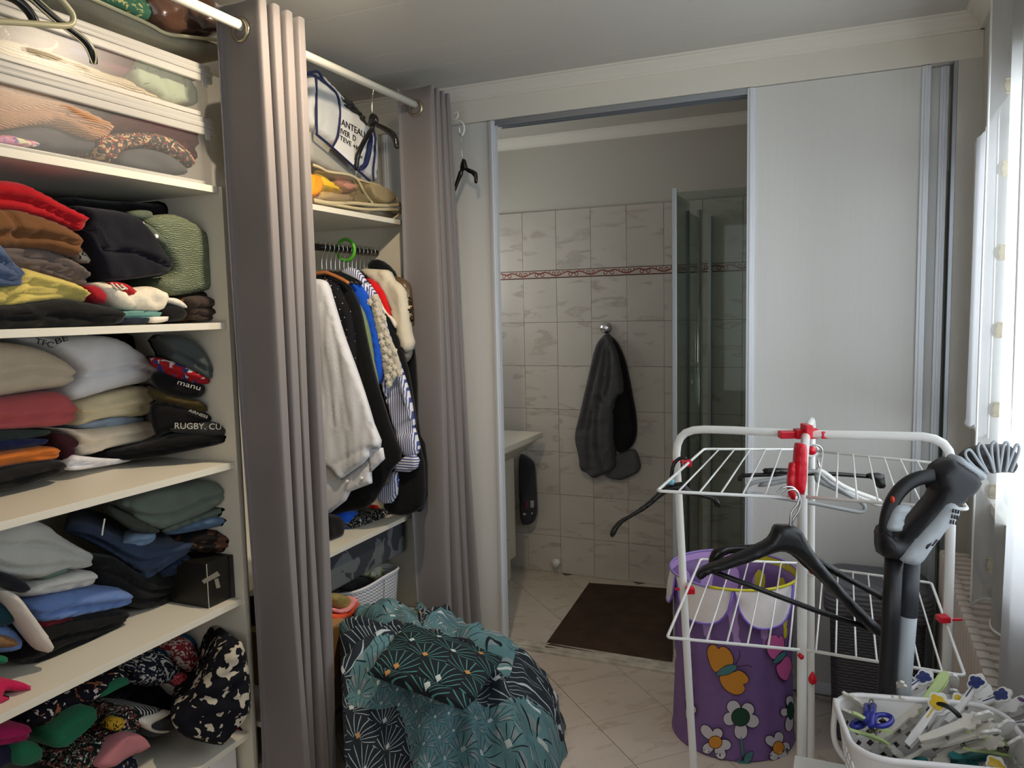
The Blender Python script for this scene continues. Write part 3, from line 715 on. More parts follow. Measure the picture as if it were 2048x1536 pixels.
# shelf 1 (below top board)
g = garment
X1 = -1.745
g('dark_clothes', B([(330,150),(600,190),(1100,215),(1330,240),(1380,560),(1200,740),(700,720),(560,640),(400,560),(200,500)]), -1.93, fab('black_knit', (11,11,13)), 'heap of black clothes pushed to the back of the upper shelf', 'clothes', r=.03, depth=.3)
g('red_sweater', B([(-250,70),(90,62),(250,138),(430,240),(550,298),(532,345),(492,384),(440,360),(300,310),(60,250),(-250,250)]), X1, fab('red_jersey', (160,14,24)), 'bright red sweater on top of the pile on the upper shelf', 'sweater')
g('brown_sweater', B([(-250,225),(50,232),(250,288),(400,350),(480,410),(502,500),(462,548),(380,525),(250,485),(30,490),(-250,490)]), X1+.005, fab('camel_fleece', (104,68,38)), 'brown sweater folded under the bright red one', 'sweater', r=.03,
  creases=[B([(0,260),(40,330),(70,420),(90,400)]), B([(40,480),(130,460),(200,400)])], cdp=.012, cw=.008)
g('taupe_trousers', B([(-250,470),(230,478),(350,515),(460,570),(552,650),(545,705),(500,722),(300,650),(120,600),(-250,560)]), X1-.02, fab('taupe_cotton', (98,86,82)), 'taupe grey trousers folded under the brown sweater', 'trousers', creases=[B([(160,560),(300,610),(460,690)])])
g('denim_jeans', B([(-250,400),(-10,430),(90,590),(158,655),(152,732),(-250,700)]), X1+.03, fab('denim_blue', (76,90,118)), 'blue denim piece at the left edge, lying on the mustard trousers', 'jeans', r=.018, depth=.1, creases=[B([(20,500),(80,620),(60,720)])], cdp=.004)
g('mustard_trousers', B([(-250,720),(0,740),(60,640),(110,598),(250,640),(400,682),(480,720),(556,782),(545,822),(350,805),(150,835),(0,855),(-250,880)]), X1+.005, fab('mustard_cotton', (196,176,96)), 'mustard yellow trousers folded on the upper shelf', 'trousers', r=.03,
  creases=[B([(0,790),(90,780),(150,730),(150,680)]), B([(120,760),(180,735)])])
g('black_sweater', B([(-250,870),(150,822),(380,795),(550,825),(720,860),(765,905),(755,965),(300,985),(-250,992)]), X1+.015, fab('black_fleece', (20,19,19)), 'black sweater at the bottom of the pile on the upper shelf', 'sweater', r=.032,
  creases=[B([(180,870),(330,900),(360,940),(250,965)]), B([(40,930),(180,925),(280,975)])], cdp=.01, cw=.01)
g('navy_sweater', B([(430,215),(560,232),(800,262),(900,345),(1000,500),(1082,632),(900,668),(685,692),(640,680),(600,560),(540,450),(500,380),(540,300)]), X1-.01, fab('navy_knit', (18,18,26)), 'dark navy knit hanging folded in the middle of the upper shelf', 'sweater', r=.025)
po = empty('sage_polo', (-1.85, 1.75, 1.55), 'sage green zigzag-knit polo with white buttons leaning at the shelf end', 'polo shirt')
puff('polo_body', B([(870,330),(930,280),(1100,270),(1250,370),(1350,500),(1405,620),(1400,742),(1250,755),(1150,775),(1010,785),(960,690),(1082,640),(1000,500)]), ('X', -1.80), knitm('sage_zigzag', (116,124,100), 55, True), .03, .25, po, clamp=True)
puff('collar', B([(812,248),(948,250),(945,300),(980,320),(900,310),(812,295)]), ('X', -1.80), fab('sage_dark', (84,92,76)), .012, .03, po)
puff('placket', B([(870,330),(900,320),(1000,400),(1050,450),(1000,470)]), ('X', -1.775), fab('sage_dark', (84,92,76)), .008, .02, po, label='dark placket')
for q in ((883,334),(970,411)):
    c = un(q[0]/3.103, 340+q[1]/3.103, ('X', -1.765)); MB().lathe(c, [(0,.003),(.005,.003),(.006,.001),(.006,-.004)], 12, 'X').build('button', WPLAS, po)
g('teal_shirt', B([(730,870),(1000,880),(1052,895),(1000,912),(760,928)]), X1-.02, fab('teal_cotton', (100,142,134)), 'thin teal folded shirt edge beside the black sweater', 'shirt', r=.008)
g('navy_shirt', B([(740,925),(935,912),(945,958),(755,966)]), X1-.015, fab('navy_cotton', (28,34,48)), 'dark navy folded shirt edge below the teal one', 'shirt', r=.01)
g('white_shirt', B([(928,912),(1062,908),(1072,922),(1055,938),(942,956)]), X1-.01, fab('white_cotton', (222,214,200)), 'white folded shirt hem lying on the upper shelf edge', 'shirt', r=.009)
g('red_blouse', B([(515,715),(600,716),(650,760),(655,840),(560,822)]), X1-.02, fab('red_cotton', (150,22,34)), 'small crimson top between mustard trousers and white tee', 'top', r=.015)
te = empty('crumpled_tee', (-1.80, 1.6, 1.53), 'crumpled cream tee with a red printed panel on the upper shelf', 't-shirt')
puff('tee_cloth', B([(578,705),(620,692),(680,700),(750,750),(900,715),(1000,740),(1035,790),(1000,880),(900,884),(800,872),(720,852),(655,815),(620,760)]), ('X', -1.785), fab('cream_tee', (222,212,190)), .03, .12, te, wr=.012, ws=20,
     creases=[B([(600,720),(640,715),(660,750)]), B([(760,770),(800,820),(860,850)]), B([(900,740),(880,790),(950,840)])], cdp=.012)
puff('red_panel', B([(650,692),(780,698),(862,762),(850,780),(800,786),(740,740)]), ('X', -1.765), fab('tee_red', (168,30,36)), .012, .03, te)
for pts in ([(690,702),(730,745)], [(718,706),(758,742),(775,735)], [(750,712),(790,740)]): tubeo('white_print', [un(a/3.103, 340+b/3.103, ('X', -1.752)) for a, b in pts], .0028, fab('cream_tee', (222,212,190)), te, it=0, n=5)
g('patterned_cloth', B([(470,440),(520,500),(600,580),(540,580),(480,545)]), -1.80, printm('leaf_small', (190,180,160), [(70,60,50)], 60, .62), 'scrap of cream patterned cloth behind the brown sweater', 'cloth', r=.01, depth=.05)
g('camo_tshirt', B([(1060,790),(1180,755),(1380,745),(1410,900),(1200,945),(990,940),(1000,860)]), X1-.04, printm('camo_dark', (44,36,28), [(92,60,26), (30,34,22)], 22, .56), 'dark camouflage bundle in the upper shelf corner', 'top', r=.03)
g('brown_roll', B([(1150,790),(1230,778),(1400,800),(1405,930),(1195,940),(1160,870)]), X1-.01, fab('dark_brown', (58,46,40)), 'rolled dark brown trousers at the right end of the upper shelf', 'trousers', r=.022, creases=[B([(1200,800),(1215,860),(1195,920)])])
g('white_sock', B([(1035,790),(1110,798),(1165,845),(1160,862),(1100,835),(1035,812)]), X1-.01, fab('white_cotton', (222,214,200)), 'small white cloth wedged beside the brown roll', 'cloth', r=.008, depth=.04)
g('black_roll', B([(985,870),(1050,822),(1130,850),(1150,900),(1120,940),(1010,942)]), X1-.015, fab('black_cotton', (13,12,13)), 'black rolled cloth next to the brown roll on the upper shelf', 'cloth', r=.02, depth=.1)

# shelf 2
X2 = -1.985
PR = lambda dx=0.: ('P', (-2.02+dx*.63, 1.60-dx*.77, 0), (.19, -.235, 0))
sw = lambda nm, px, m, lb, cat='sweatshirt', r=.03, x=X2, **k: garment(nm, C_(px), x, m, lb, cat, r=r, depth=.24, **k)
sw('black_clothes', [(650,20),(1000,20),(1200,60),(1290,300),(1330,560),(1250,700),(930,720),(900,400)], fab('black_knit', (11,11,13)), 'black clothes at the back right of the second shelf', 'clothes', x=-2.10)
sw('beige_sweatshirt', [(-400,60),(0,72),(180,98),(320,150),(430,232),(446,300),(400,352),(200,378),(-400,470)], fab('beige_fleece', (178,164,142)), 'beige sweatshirt on top of the left pile on the second shelf', r=.045, x=X2+.05)
o_ = empty('pale_grey_sweatshirt', (-2.1, 1.6, 1.3), 'pale grey sweatshirt with black print, topmost beside the beige one', 'sweatshirt')
puff('sweatshirt_cloth', C_([(60,50),(300,36),(680,30),(800,100),(870,152),(982,270),(920,322),(700,362),(450,442),(400,432),(362,388),(440,300),(470,250),(300,120)]), ('X', X2-.03), fab('pale_grey_fleece', (200,198,198)), .045, .26, o_, clamp=True, sp=.009, auto=1, creases=[C_([(430,190),(520,155),(700,130),(830,110)])], cdp=.003, cw=.004)
def txt(s, p, pl, size, m, parent, tilt=0., sx=1., name='lettering', tx=None, dz=.0):
    """flat letters lying on an upright plane, first letter at picture point p, running to picture point tx"""
    cu = bpy.data.curves.new(name, 'FONT'); cu.body = s; cu.size = size; cu.extrude = .0006
    P0, n = plane(pl); a = un(*p, pl); b = un(*tx, pl)
    ob = bpy.data.objects.new('t', cu); COL.objects.link(ob); dg = bpy.context.evaluated_depsgraph_get(); me = bpy.data.meshes.new_from_object(ob.evaluated_get(dg)); bpy.data.objects.remove(ob)
    me.materials.clear(); me.materials.append(m); me.name = name
    w = max(v.co.x for v in me.vertices); u = (b-a); L = u.length; u = u/L; v = n.cross(u)
    for vv in me.vertices:
        c = vv.co.copy(); vv.co = u*(c.x*L/w)+v*(c.y)+n*(c.z+dz)
    o = bpy.data.objects.new(name, me); o.location = a; link(o, parent); return o
INK = mat('black_ink', (22, 22, 24), rough=.8); OFFW = mat('off_white_print', (188, 186, 178), rough=.8)
txt('BE', (C_([(345,92)])[0]), ('X', X2+.02), .022, INK, o_, tx=C_([(425,62)])[0])
txt('TFC', (C_([(215,82)])[0]), ('X', X2+.02), .022, INK, o_, tx=C_([(330,112)])[0])
sw('pink_sweatshirt', [(-400,450),(100,405),(350,370),(420,430),(460,510),(442,572),(350,602),(-400,640)], fab('dusty_red', (166,78,78)), 'dusty red sweatshirt folded below the beige one', r=.042, x=X2+.05, creases=[C_([(-100,575),(100,560),(300,555),(440,545)])], cdp=.005, cw=.005)
sw('cream_sweatshirt', [(425,460),(560,415),(700,378),(900,333),(942,400),(922,520),(850,542),(640,542),(500,592),(440,592),(470,530)], fab('cream_fleece', (202,186,150)), 'cream sweatshirt folded under the pale grey one', r=.035, creases=[C_([(500,475),(700,420),(920,385)]), C_([(440,500),(500,470),(490,530),(520,570)])], cdp=.006)
sw('blue_grey_shirt', [(480,602),(600,560),(700,535),(930,545),(905,572),(700,602),(520,614)], fab('blue_grey', (134,148,160)), 'thin blue-grey folded shirt between two cream garments', 'shirt', r=.014, x=X2-.02)
sw('ivory_jumper', [(340,602),(520,622),(700,592),(900,565),(972,570),(980,650),(962,692),(700,722),(520,787),(470,762),(455,660)], fab('ivory_knit', (214,198,174)), 'ivory rolled jumper near the bottom of the second shelf pile', 'jumper', r=.035, creases=[C_([(480,680),(520,700),(500,740),(530,770)]), C_([(470,700),(500,720)])], cdp=.01)
sw('green_shirt', [(-400,640),(330,610),(332,662),(-400,715)], fab('bottle_green', (44,54,50)), 'dark green folded shirt below the dusty red sweatshirt', 'shirt', r=.02, x=X2+.03)
sw('navy_shirt', [(-400,715),(315,663),(318,716),(-400,790)], fab('navy_blue', (28,34,72)), 'navy blue folded shirt above the orange jumper', 'shirt', r=.02, x=X2+.03)
sw('orange_jumper', [(-400,820),(100,740),(330,713),(378,770),(360,802),(150,822),(-400,930)], fab('orange_knit', (190,104,40)), 'orange jumper near the bottom of the left pile', 'jumper', r=.026, x=X2+.04)
sw('burgundy_jumper', [(330,620),(470,660),(475,720),(450,780),(410,832),(370,802),(378,750),(320,700)], fab('burgundy_knit', (62,26,32)), 'burgundy jumper seen between the orange and ivory garments', 'jumper', r=.02)
sw('black_jumper', [(-400,940),(150,825),(370,802),(417,860),(400,882),(200,945),(60,990),(-400,1050)], fab('black_fleece', (20,19,19)), 'black jumper with burgundy hem at the bottom left pile', 'jumper', r=.03, x=X2+.045, creases=[C_([(60,940),(200,900),(380,870)])])
sw('white_shirt', [(405,870),(440,770),(500,782),(700,802),(848,795),(842,815),(600,852),(480,872)], fab('white_poplin', (206,204,206)), 'white shirt folded at the bottom of the second shelf', 'shirt', r=.012, x=X2+.02)
sw('black_tee', [(500,795),(900,702),(1100,642),(1430,642),(1437,692),(1200,745),(900,805),(650,812)], fab('black_cotton', (13,12,13)), 'flat black tee lying along the second shelf', 't-shirt', r=.02, pl=PR(-.01))
sw('charcoal_tee', [(960,30),(1150,35),(1250,100),(1332,240),(1312,325),(1180,252),(1052,185),(1050,120)], fab('grey_green', (70,76,76)), 'charcoal grey-green tee on top of the right stack', 't-shirt', r=.025, pl=PR(-.02))
sw('jersey', [(925,165),(1050,183),(1200,240),(1300,290),(1300,345),(1150,318),(1000,262),(940,215)], printm('jersey_print', (150,26,34), [(190,186,184), (30,60,120)], 16, .56), 'red, white and blue printed jersey in the right stack', 'jersey', r=.016, pl=PR(-.015))
e1 = empty('script_tee', (-2.05, 1.9, 1.25), 'dark tee with pale script lettering in the right stack', 't-shirt')
puff('tee_cloth', C_([(935,270),(1000,252),(1130,310),(1260,340),(1272,385),(1230,432),(1050,402),(940,335)]), PR(-.02), fab('black_cotton', (13,12,13)), .018, .2, e1)
txt('manu', C_([(1095,335)])[0], PR(.0005), .022, OFFW, e1, tx=C_([(1240,375)])[0])
sw('olive_tee', [(915,340),(1080,400),(1270,440),(1308,520),(1100,490),(930,430)], fab('olive', (70,58,28)), 'dark olive tee in the middle of the right stack', 't-shirt', r=.02, pl=PR(-.03))
e2 = empty('black_sports_tshirt', (-2.05, 2.0, 1.18), 'black sports top with small white letters in the right stack', 'top')
puff('top_cloth', C_([(930,425),(1150,480),(1310,525),(1310,580),(1000,640),(980,690),(930,560)]), PR(-.025), fab('black_cotton', (13,12,13)), .025, .2, e2)
txt('AIRNESS', C_([(1168,505)])[0], PR(.0025), .012, OFFW, e2, tx=C_([(1285,550)])[0])
e3 = empty('rugby_shirt', (-2.0, 2.1, 1.12), 'dark grey folded shirt with white RUGBY. CU lettering in the shelf corner', 'shirt')
puff('shirt_cloth', C_([(1040,602),(1160,573),(1380,573),(1432,650),(1300,672),(1180,642),(1060,635)]), PR(-.01), fab('slate', (52,52,50)), .02, .1, e3)
txt('RUGBY. CU', C_([(1080,612)])[0], PR(.013), .026, OFFW, e3, tx=C_([(1372,618)])[0])

# shelf 3
X3 = -1.865
P3R = lambda dx=0.: ('P', (-1.93+dx*.63, 1.60-dx*.77, 0), (.19, -.16, 0))
g('grey_trousers', D([(-300,60),(0,60),(240,122),(340,210),(542,320),(502,388),(430,397),(350,392),(150,477),(-300,350)]), X3+.01, fab('light_grey_cotton', (176,176,170)), 'light grey trousers folded on top of the pile on the third shelf', 'trousers', r=.04, creases=[D([(150,350),(300,320),(500,330)])], cdp=.004, wr=.006)
g('sage_shirt', D([(225,440),(330,400),(425,388),(428,402),(330,440),(250,462)]), X3-.02, fab('sage_cotton', (112,136,122)), 'sliver of sage green shirt under the light grey trousers', 'shirt', r=.012)
g('white_trousers', D([(110,552),(180,488),(350,436),(500,398),(542,420),(562,480),(420,512),(150,562)]), X3-.005, fab('white_denim', (206,204,198)), 'white trousers folded under the light grey ones', 'trousers', r=.03, creases=[D([(180,490),(290,510),(370,480)]), D([(290,530),(350,480)])], cdp=.008)
g('cream_sleeve', D([(15,522),(60,520),(120,560),(200,680),(265,770),(302,820),(295,880),(245,868),(150,752),(60,622)]), X3+.05, fab('cream_cotton', (204,196,184)), 'cream sleeve hanging down over the black jeans', 'sleeve', r=.02, depth=.04)
g('black_strap', D([(-300,330),(0,402),(180,482),(142,548),(0,482),(-300,400)]), X3+.03, fab('black_satin', (28,28,36)), 'black waistband strap lying across the white trousers', 'strap', r=.015, depth=.04)
g('blue_shirt', D([(120,590),(400,518),(640,486),(740,530),(756,570),(705,612),(400,672),(240,708),(190,680)]), X3-.005, fab('cornflower', (98,124,176)), 'cornflower blue shirt folded in pleats on the third shelf', 'shirt', r=.03,
  creases=[D([(220,690),(400,640),(600,600),(720,560)]), D([(240,660),(420,610),(640,570)]), D([(180,600),(300,610),(400,580),(410,530)]), D([(300,640),(380,600),(410,570)])], cdp=.01, cw=.005)
g('burgundy_blouse', D([(215,708),(310,682),(420,672),(420,690),(310,722),(250,738)]), X3-.02, fab('wine', (92,22,30)), 'wine red strip of cloth under the cornflower shirt', 'top', r=.01)
g('black_jeans', D([(50,925),(110,780),(200,720),(330,682),(700,620),(718,650),(692,740),(600,790),(400,870),(220,942),(120,938)]), X3-.01, fab('black_denim', (16,16,16)), 'black jeans folded at the bottom of the third shelf', 'jeans', r=.035, creases=[D([(400,760),(550,720),(690,700)])], wr=.008)
g('teal_blouse', D([(-200,550),(35,580),(74,640),(58,700),(0,732),(-200,732)]), X3+.02, fab('petrol', (14,52,62)), 'petrol green rolled top at the left edge of the third shelf', 'top', r=.035)
g('pale_blue_shirt', D([(-100,740),(20,700),(110,770),(118,830),(90,870),(-100,880)]), X3-.0, fab('cornflower', (98,124,176)), 'pale blue cloth behind the brown roll at the left edge', 'cloth', r=.025)
g('brown_blouse', D([(-200,765),(0,765),(102,800),(90,842),(30,848),(-200,850)]), X3+.03, fab('tan_brown', (128,96,62)), 'tan brown rolled cloth at the left edge of the third shelf', 'cloth', r=.025, depth=.1)
g('green_blouse', D([(-200,870),(0,885),(55,905),(30,945),(-200,965)]), X3+.03, fab('emerald_dark', (22,110,72)), 'emerald green cloth at the left end of the third shelf', 'cloth', r=.02, depth=.1)
g('magenta_blouse', D([(-200,1010),(0,1042),(100,1030),(193,1075),(160,1102),(30,1090),(-10,1110),(60,1142),(55,1172),(-200,1195)]), -1.765, fab('magenta_satin', (190,28,78)), 'magenta cloth spilling over the near edge of the third shelf', 'cloth', r=.02, depth=.1, creases=[D([(-50,1060),(50,1070),(100,1035)])], cdp=.012)
# right stack of joggers and jeans
g('sage_joggers', C_([(690,1085),(800,1010),(1150,955),(1300,930),(1400,970),(1420,1030),(1330,1112),(1050,1222),(980,1242),(850,1182),(800,1132)]), P3R(-.03), fab('sage_fleece', (98,108,98)), 'sage grey joggers with drawstring on top of the right stack, third shelf', 'joggers', r=.03, creases=[C_([(800,1050),(800,1140)]), C_([(1190,960),(1230,1040),(1320,1100)])], cdp=.008)
g('sage_joggers', C_([(985,1242),(1350,1105),(1430,1088),(1442,1120),(1330,1175),(1200,1202),(1020,1272)]), P3R(-.04), fab('sage_fleece', (98,108,98)), 'second sage grey joggers, folded directly under the topmost pair', 'joggers', r=.02)
g('grey_waistband', C_([(630,1085),(800,1148),(980,1228),(1000,1265),(850,1258),(760,1210),(690,1150)]), P3R(-.01), fab('dark_sage', (62,64,58)), 'dark ribbed waistband with a hanging cord end', 'waistband', r=.018, depth=.06, creases=[C_([(680,1110),(820,1180),(960,1250)])])
tubeo('drawcord', [un(*C_([(650,1170)])[0], ('X', X3+.02)), un(*C_([(640,1225)])[0], ('X', X3+.02)), un(*C_([(633,1275)])[0], ('X', X3+.02))], .0022, WPLAS, it=1, label='white metal-tipped drawcord end hanging from the waistband', cat='cord')
g('light_jeans', C_([(1000,1290),(1150,1228),(1300,1160),(1440,1160),(1457,1200),(1300,1232),(1100,1275)]), P3R(-.035), fab('light_denim', (88,112,140)), 'light blue jeans end at the right of the third shelf stack', 'jeans', r=.018)
g('faded_jeans', D([(670,272),(735,198),(880,198),(905,230),(820,265),(740,280)]), P3R(-.005), fab('faded_denim', (112,134,160)), 'faded blue jeans waistband corner in the right stack', 'jeans', r=.018, depth=.1)
g('dark_jeans', D([(345,172),(430,128),(560,150),(700,230),(900,262),(1132,240),(1100,292),(950,382),(870,440),(830,455),(765,410),(650,335),(500,242),(400,205)]), P3R(-.015), fab('mid_denim', (48,60,82)), 'blue jeans folded across the right stack with a rolled cuff', 'jeans', r=.03,
  creases=[D([(400,160),(540,200),(700,300),(800,400)]), D([(780,400),(850,380),(890,410)]), D([(430,200),(600,270),(740,370)])], cdp=.01)
g('navy_jeans', D([(880,420),(980,350),(1090,300),(1095,385),(950,450)]), P3R(-.04), fab('navy_denim', (26,38,62)), 'navy jeans folded under the blue pair', 'jeans', r=.02)
g('black_trousers', D([(480,380),(560,320),(640,310),(800,430),(950,400),(1110,400),(1110,520),(870,632),(740,612),(700,560),(560,490)]), X3-.03, fab('black_denim', (16,16,16)), 'pile of black trousers at the bottom of the right stack', 'trousers', r=.035, creases=[D([(860,570),(980,520),(1090,465)])], cdp=.008)
g('brown_trousers', D([(780,285),(930,265),(1200,160),(1345,190),(1370,240),(1300,300),(1100,300),(900,300)]), P3R(-.05), printm('dark_rust', (24,20,20), [(82,54,40)], 9, .55), 'dark rust brown trousers beneath the light jeans', 'trousers', r=.03)
bx = empty('black_carton', (-1.86, 1.74, .663), 'black carton box with a printed tool picture at the shelf end', 'box')
mc = mat('carton_black', (24, 23, 20), rough=.4)
MB().add([(-1.90,1.812,.665),(-1.752,1.812,.665),(-1.742,1.819,.665),(-2.0,1.819,.665),(-1.905,1.812,.80),(-1.757,1.812,.80),(-1.742,1.819,.80),(-2.0,1.819,.80)],[(0,3,2,1),(4,5,6,7),(0,1,5,4),(1,2,6,5),(2,3,7,6),(3,0,4,7)]).build('carton_back', mc, bx)
boxo('carton', (-1.905, 1.72, .664), (-1.752, 1.811, .80), mc, bx, bev=.002)
tlm = mat('print_grey', (170, 166, 150), rough=.6)
def onY(px, Y): return [un(x, y, ('Y', Y)) for x, y in px]
for q in ([(1155,462),(1245,408),(1262,432),(1170,480)], [(1228,455),(1250,448),(1264,500),(1240,508)]):
    P = onY(D(q), 1.7195); mesh('tool_picture', P, [(0, 1, 2, 3)], tlm, bx)
# carton's pale right-hand edge
boxo('carton_edge', (-1.7525, 1.7193, .664), (-1.7508, 1.7215, .80), mat('print_grey', (170,166,150)), bx)

# shelf 4 : crumpled prints
X4 = -1.90
NAVYP = printm('navy_cream_blots', (14,15,24), [(186,176,158)], 30, .575, distort=.5)
PAIS = printm('paisley', (20,22,36), [(176,174,168)], 20, .55, distort=4.)
IKAT = printm('ikat', (122,32,36), [(190,178,170)], 34, .53, distort=3.)
LACE = printm('red_lace', (150,24,36), [(190,96,104)], 120, .5)
FLOR = printm('dark_floral', (16,15,24), [(206,196,190), (150,92,60)], 30, .63, distort=1.2)
TROP = printm('tropical', (16,20,20), [(84,110,92), (200,200,190), (150,60,50)], 32, .60, distort=3.)
NFLO = printm('navy_floral', (20,24,44), [(210,206,190), (160,150,60)], 44, .63)
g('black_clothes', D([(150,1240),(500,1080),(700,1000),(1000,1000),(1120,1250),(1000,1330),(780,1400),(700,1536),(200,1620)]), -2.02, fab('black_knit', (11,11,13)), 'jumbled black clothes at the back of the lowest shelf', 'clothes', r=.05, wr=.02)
g('petrol_tshirt', E_([(560,330),(700,200),(900,140),(1050,95),(1280,115),(1405,200),(1300,262),(1150,330),(1065,480),(960,420),(800,480)]), X4-.02, fab('petrol_blue', (20,82,106)), 'petrol blue top crumpled at the back corner of the lowest shelf', 'top', r=.035, wr=.015)
g('paisley_blouse', E_([(220,480),(330,430),(560,310),(640,330),(720,420),(795,485),(782,560),(700,640),(560,690),(380,680),(290,640),(300,560)]), X4, PAIS, 'navy blouse with grey paisley swirls on the lowest shelf', 'blouse', r=.04, wr=.02, creases=[E_([(540,340),(560,500),(520,620)])])
g('ikat_blouse', E_([(690,262),(860,160),(930,220),(990,370),(1032,450),(1025,570),(960,600),(900,530),(830,480),(760,380)]), X4+.02, IKAT, 'dark red and cream ikat print sleeve on the lowest shelf', 'blouse', r=.03, depth=.08)
g('lace_blouse', E_([(720,600),(800,520),(945,575),(930,680),(855,742),(800,705)]), X4+.01, LACE, 'small red lace top under the ikat sleeve', 'top', r=.02, depth=.06)
g('cream_cloth', E_([(690,645),(790,700),(860,735),(845,815),(790,770)]), X4, fab('cream_cloth', (150,140,128)), 'cream cloth corner below the red lace', 'cloth', r=.01, depth=.05)
g('print_dress', E_([(720,960),(770,905),(900,820),(1000,690),(1100,540),(1150,440),(1250,300),(1400,228),(1510,230),(1590,900),(1480,1060),(1380,1150),(1300,1278),(1100,1245),(850,1175),(740,1050)]), ('P', (-1.80, 1.62, 0), (.19, -.20, 0)), NAVYP, 'black dress with cream blot print, largest bundle of the lowest shelf', 'dress', r=.06, wr=.02, depth=.25, creases=[E_([(960,800),(1200,700),(1500,600)]), E_([(1050,600),(1300,520),(1500,420)])], cdp=.012, cw=.012)
g('red_cloth', E_([(1320,1258),(1380,1150),(1480,1000),(1560,1020),(1592,1120),(1555,1180),(1440,1225),(1400,1240)]), -1.75, fab('scarlet', (206,26,34)), 'scarlet cloth peeping out under the cream blot print dress', 'cloth', r=.025, depth=.1, creases=[E_([(1470,1050),(1490,1180)]), E_([(1400,1170),(1420,1240)])])
g('green_blouse', D([(540,1112),(680,1012),(738,1018),(732,1052),(640,1095),(575,1140)]), X4+.02, fab('emerald', (34,102,72)), 'emerald sleeve highest at the back of the lowest shelf', 'top', r=.02, depth=.08)
g('green_leggings', D([(262,1342),(400,1238),(500,1172),(558,1200),(548,1252),(430,1360),(310,1442)]), X4+.06, fab('emerald', (34,102,72)), 'rolled emerald leggings in the middle of the lowest shelf', 'leggings', r=.03, depth=.1, creases=[D([(300,1400),(420,1300),(540,1220)]), D([(340,1330),(480,1230)])], cdp=.012)
g('green_scarf', D([(60,1495),(88,1400),(160,1368),(238,1410),(222,1490),(120,1536)]), X4+.07, fab('emerald', (34,102,72)), 'crumpled emerald scarf at the lower left of the lowest shelf', 'scarf', r=.03, wr=.02, depth=.1)
g('floral_blouse', D([(110,1290),(130,1230),(350,1115),(560,1020),(700,955),(725,1010),(600,1100),(450,1170),(300,1270),(200,1300)]), X4, FLOR, 'dark blouse with white and tan flowers along the lowest shelf', 'blouse', r=.035, wr=.02)
g('magenta_tee', D([(-200,1290),(0,1283),(152,1280),(177,1320),(120,1392),(-200,1430)]), X4+.05, fab('magenta_cotton', (158,24,82)), 'magenta tee at the left edge of the lowest shelf', 't-shirt', r=.03)
g('navy_cloth', D([(-200,1430),(110,1388),(90,1450),(60,1510),(-200,1600)]), X4+.04, fab('deep_navy', (24,24,48)), 'deep navy cloth under the magenta tee', 'cloth', r=.03)
g('tropical_blouse', D([(300,1560),(440,1420),(600,1350),(700,1190),(790,1180),(810,1250),(745,1345),(640,1422),(540,1560)]), X4+.04, TROP, 'dark tropical leaf print top on the lowest shelf', 'top', r=.035, wr=.02)
g('rose_cloth', D([(540,1540),(600,1448),(700,1340),(780,1328),(862,1388),(832,1432),(700,1482),(640,1536)]), X4+.08, fab('dusty_rose', (170,108,114)), 'dusty rose cloth over the tropical print on the lowest shelf', 'cloth', r=.02, depth=.06, wr=.01)
g('grey_cloth', D([(775,1262),(950,1212),(1010,1300),(940,1340),(850,1368),(790,1310)]), X4+.03, fab('graphite', (62,62,66)), 'graphite grey cloth with white edge on the lowest shelf', 'cloth', r=.02)
g('white_band', D([(775,1258),(870,1230),(1000,1200),(960,1240),(850,1292),(900,1325),(1000,1320),(940,1340),(860,1330)]), X4+.045, fab('white_cotton', (222,214,200)), 'white band of cloth lying on the graphite one', 'cloth', r=.01, depth=.03)
g('striped_cloth', D([(740,1180),(880,1180),(930,1200),(860,1240),(780,1262),(740,1230)]), X4+.03, stripem('fan_stripe', (14,14,15), (170,170,165), 90, 'Y', .45), 'black cloth with fine white stripes next to the white band', 'cloth', r=.02)
g('navy_floral_cloth', D([(590,1545),(700,1490),(780,1455),(785,1560),(590,1600)]), X4+.07, NFLO, 'navy floral cloth at the lower edge of the lowest shelf', 'cloth', r=.02)
g('mustard_flower_cloth', D([(630,1290),(680,1240),(722,1262),(700,1310),(650,1330)]), X4+.05, printm('mustard_fl', (190,150,40), [(40,34,20)], 60, .6), 'small mustard print cloth amid the black clothes', 'cloth', r=.012, depth=.04)
# below the lowest shelf
wb = empty('white_carton', (-1.79, 1.74, .05), 'white carton with green top flap standing below the lowest shelf', 'box')
wm = mat('carton_white', (214, 214, 210), rough=.5)
boxo('carton', (-2.0, 1.69, .072), (-1.772, 1.80, .199), wm, wb, bev=.002)
boxo('flap', (-2.0, 1.688, .1995), (-1.775, 1.79, .2015), mat('leaf_green', (84, 148, 44), rough=.5), wb)
boxo('side_slip', (-1.764, 1.693, .072), (-1.760, 1.802, .208), wm, wb)
for k in range(5): boxo('printed_line', (-1.86+.004*k, 1.6885, .165-.012*k), (-1.80, 1.6893, .168-.012*k), mat('print_dark', (90, 88, 88)), wb)
garment('magenta_bag', Zm(400,1420,13.24,[(300,1300),(560,1130),(700,1060),(810,1150),(850,1300),(800,1536),(650,1900),(0,1900),(0,1500)]), -1.80, fab('magenta_bag', (132,20,84)), 'magenta bag on the base under the lowest shelf', 'bag', r=.03, depth=.1)

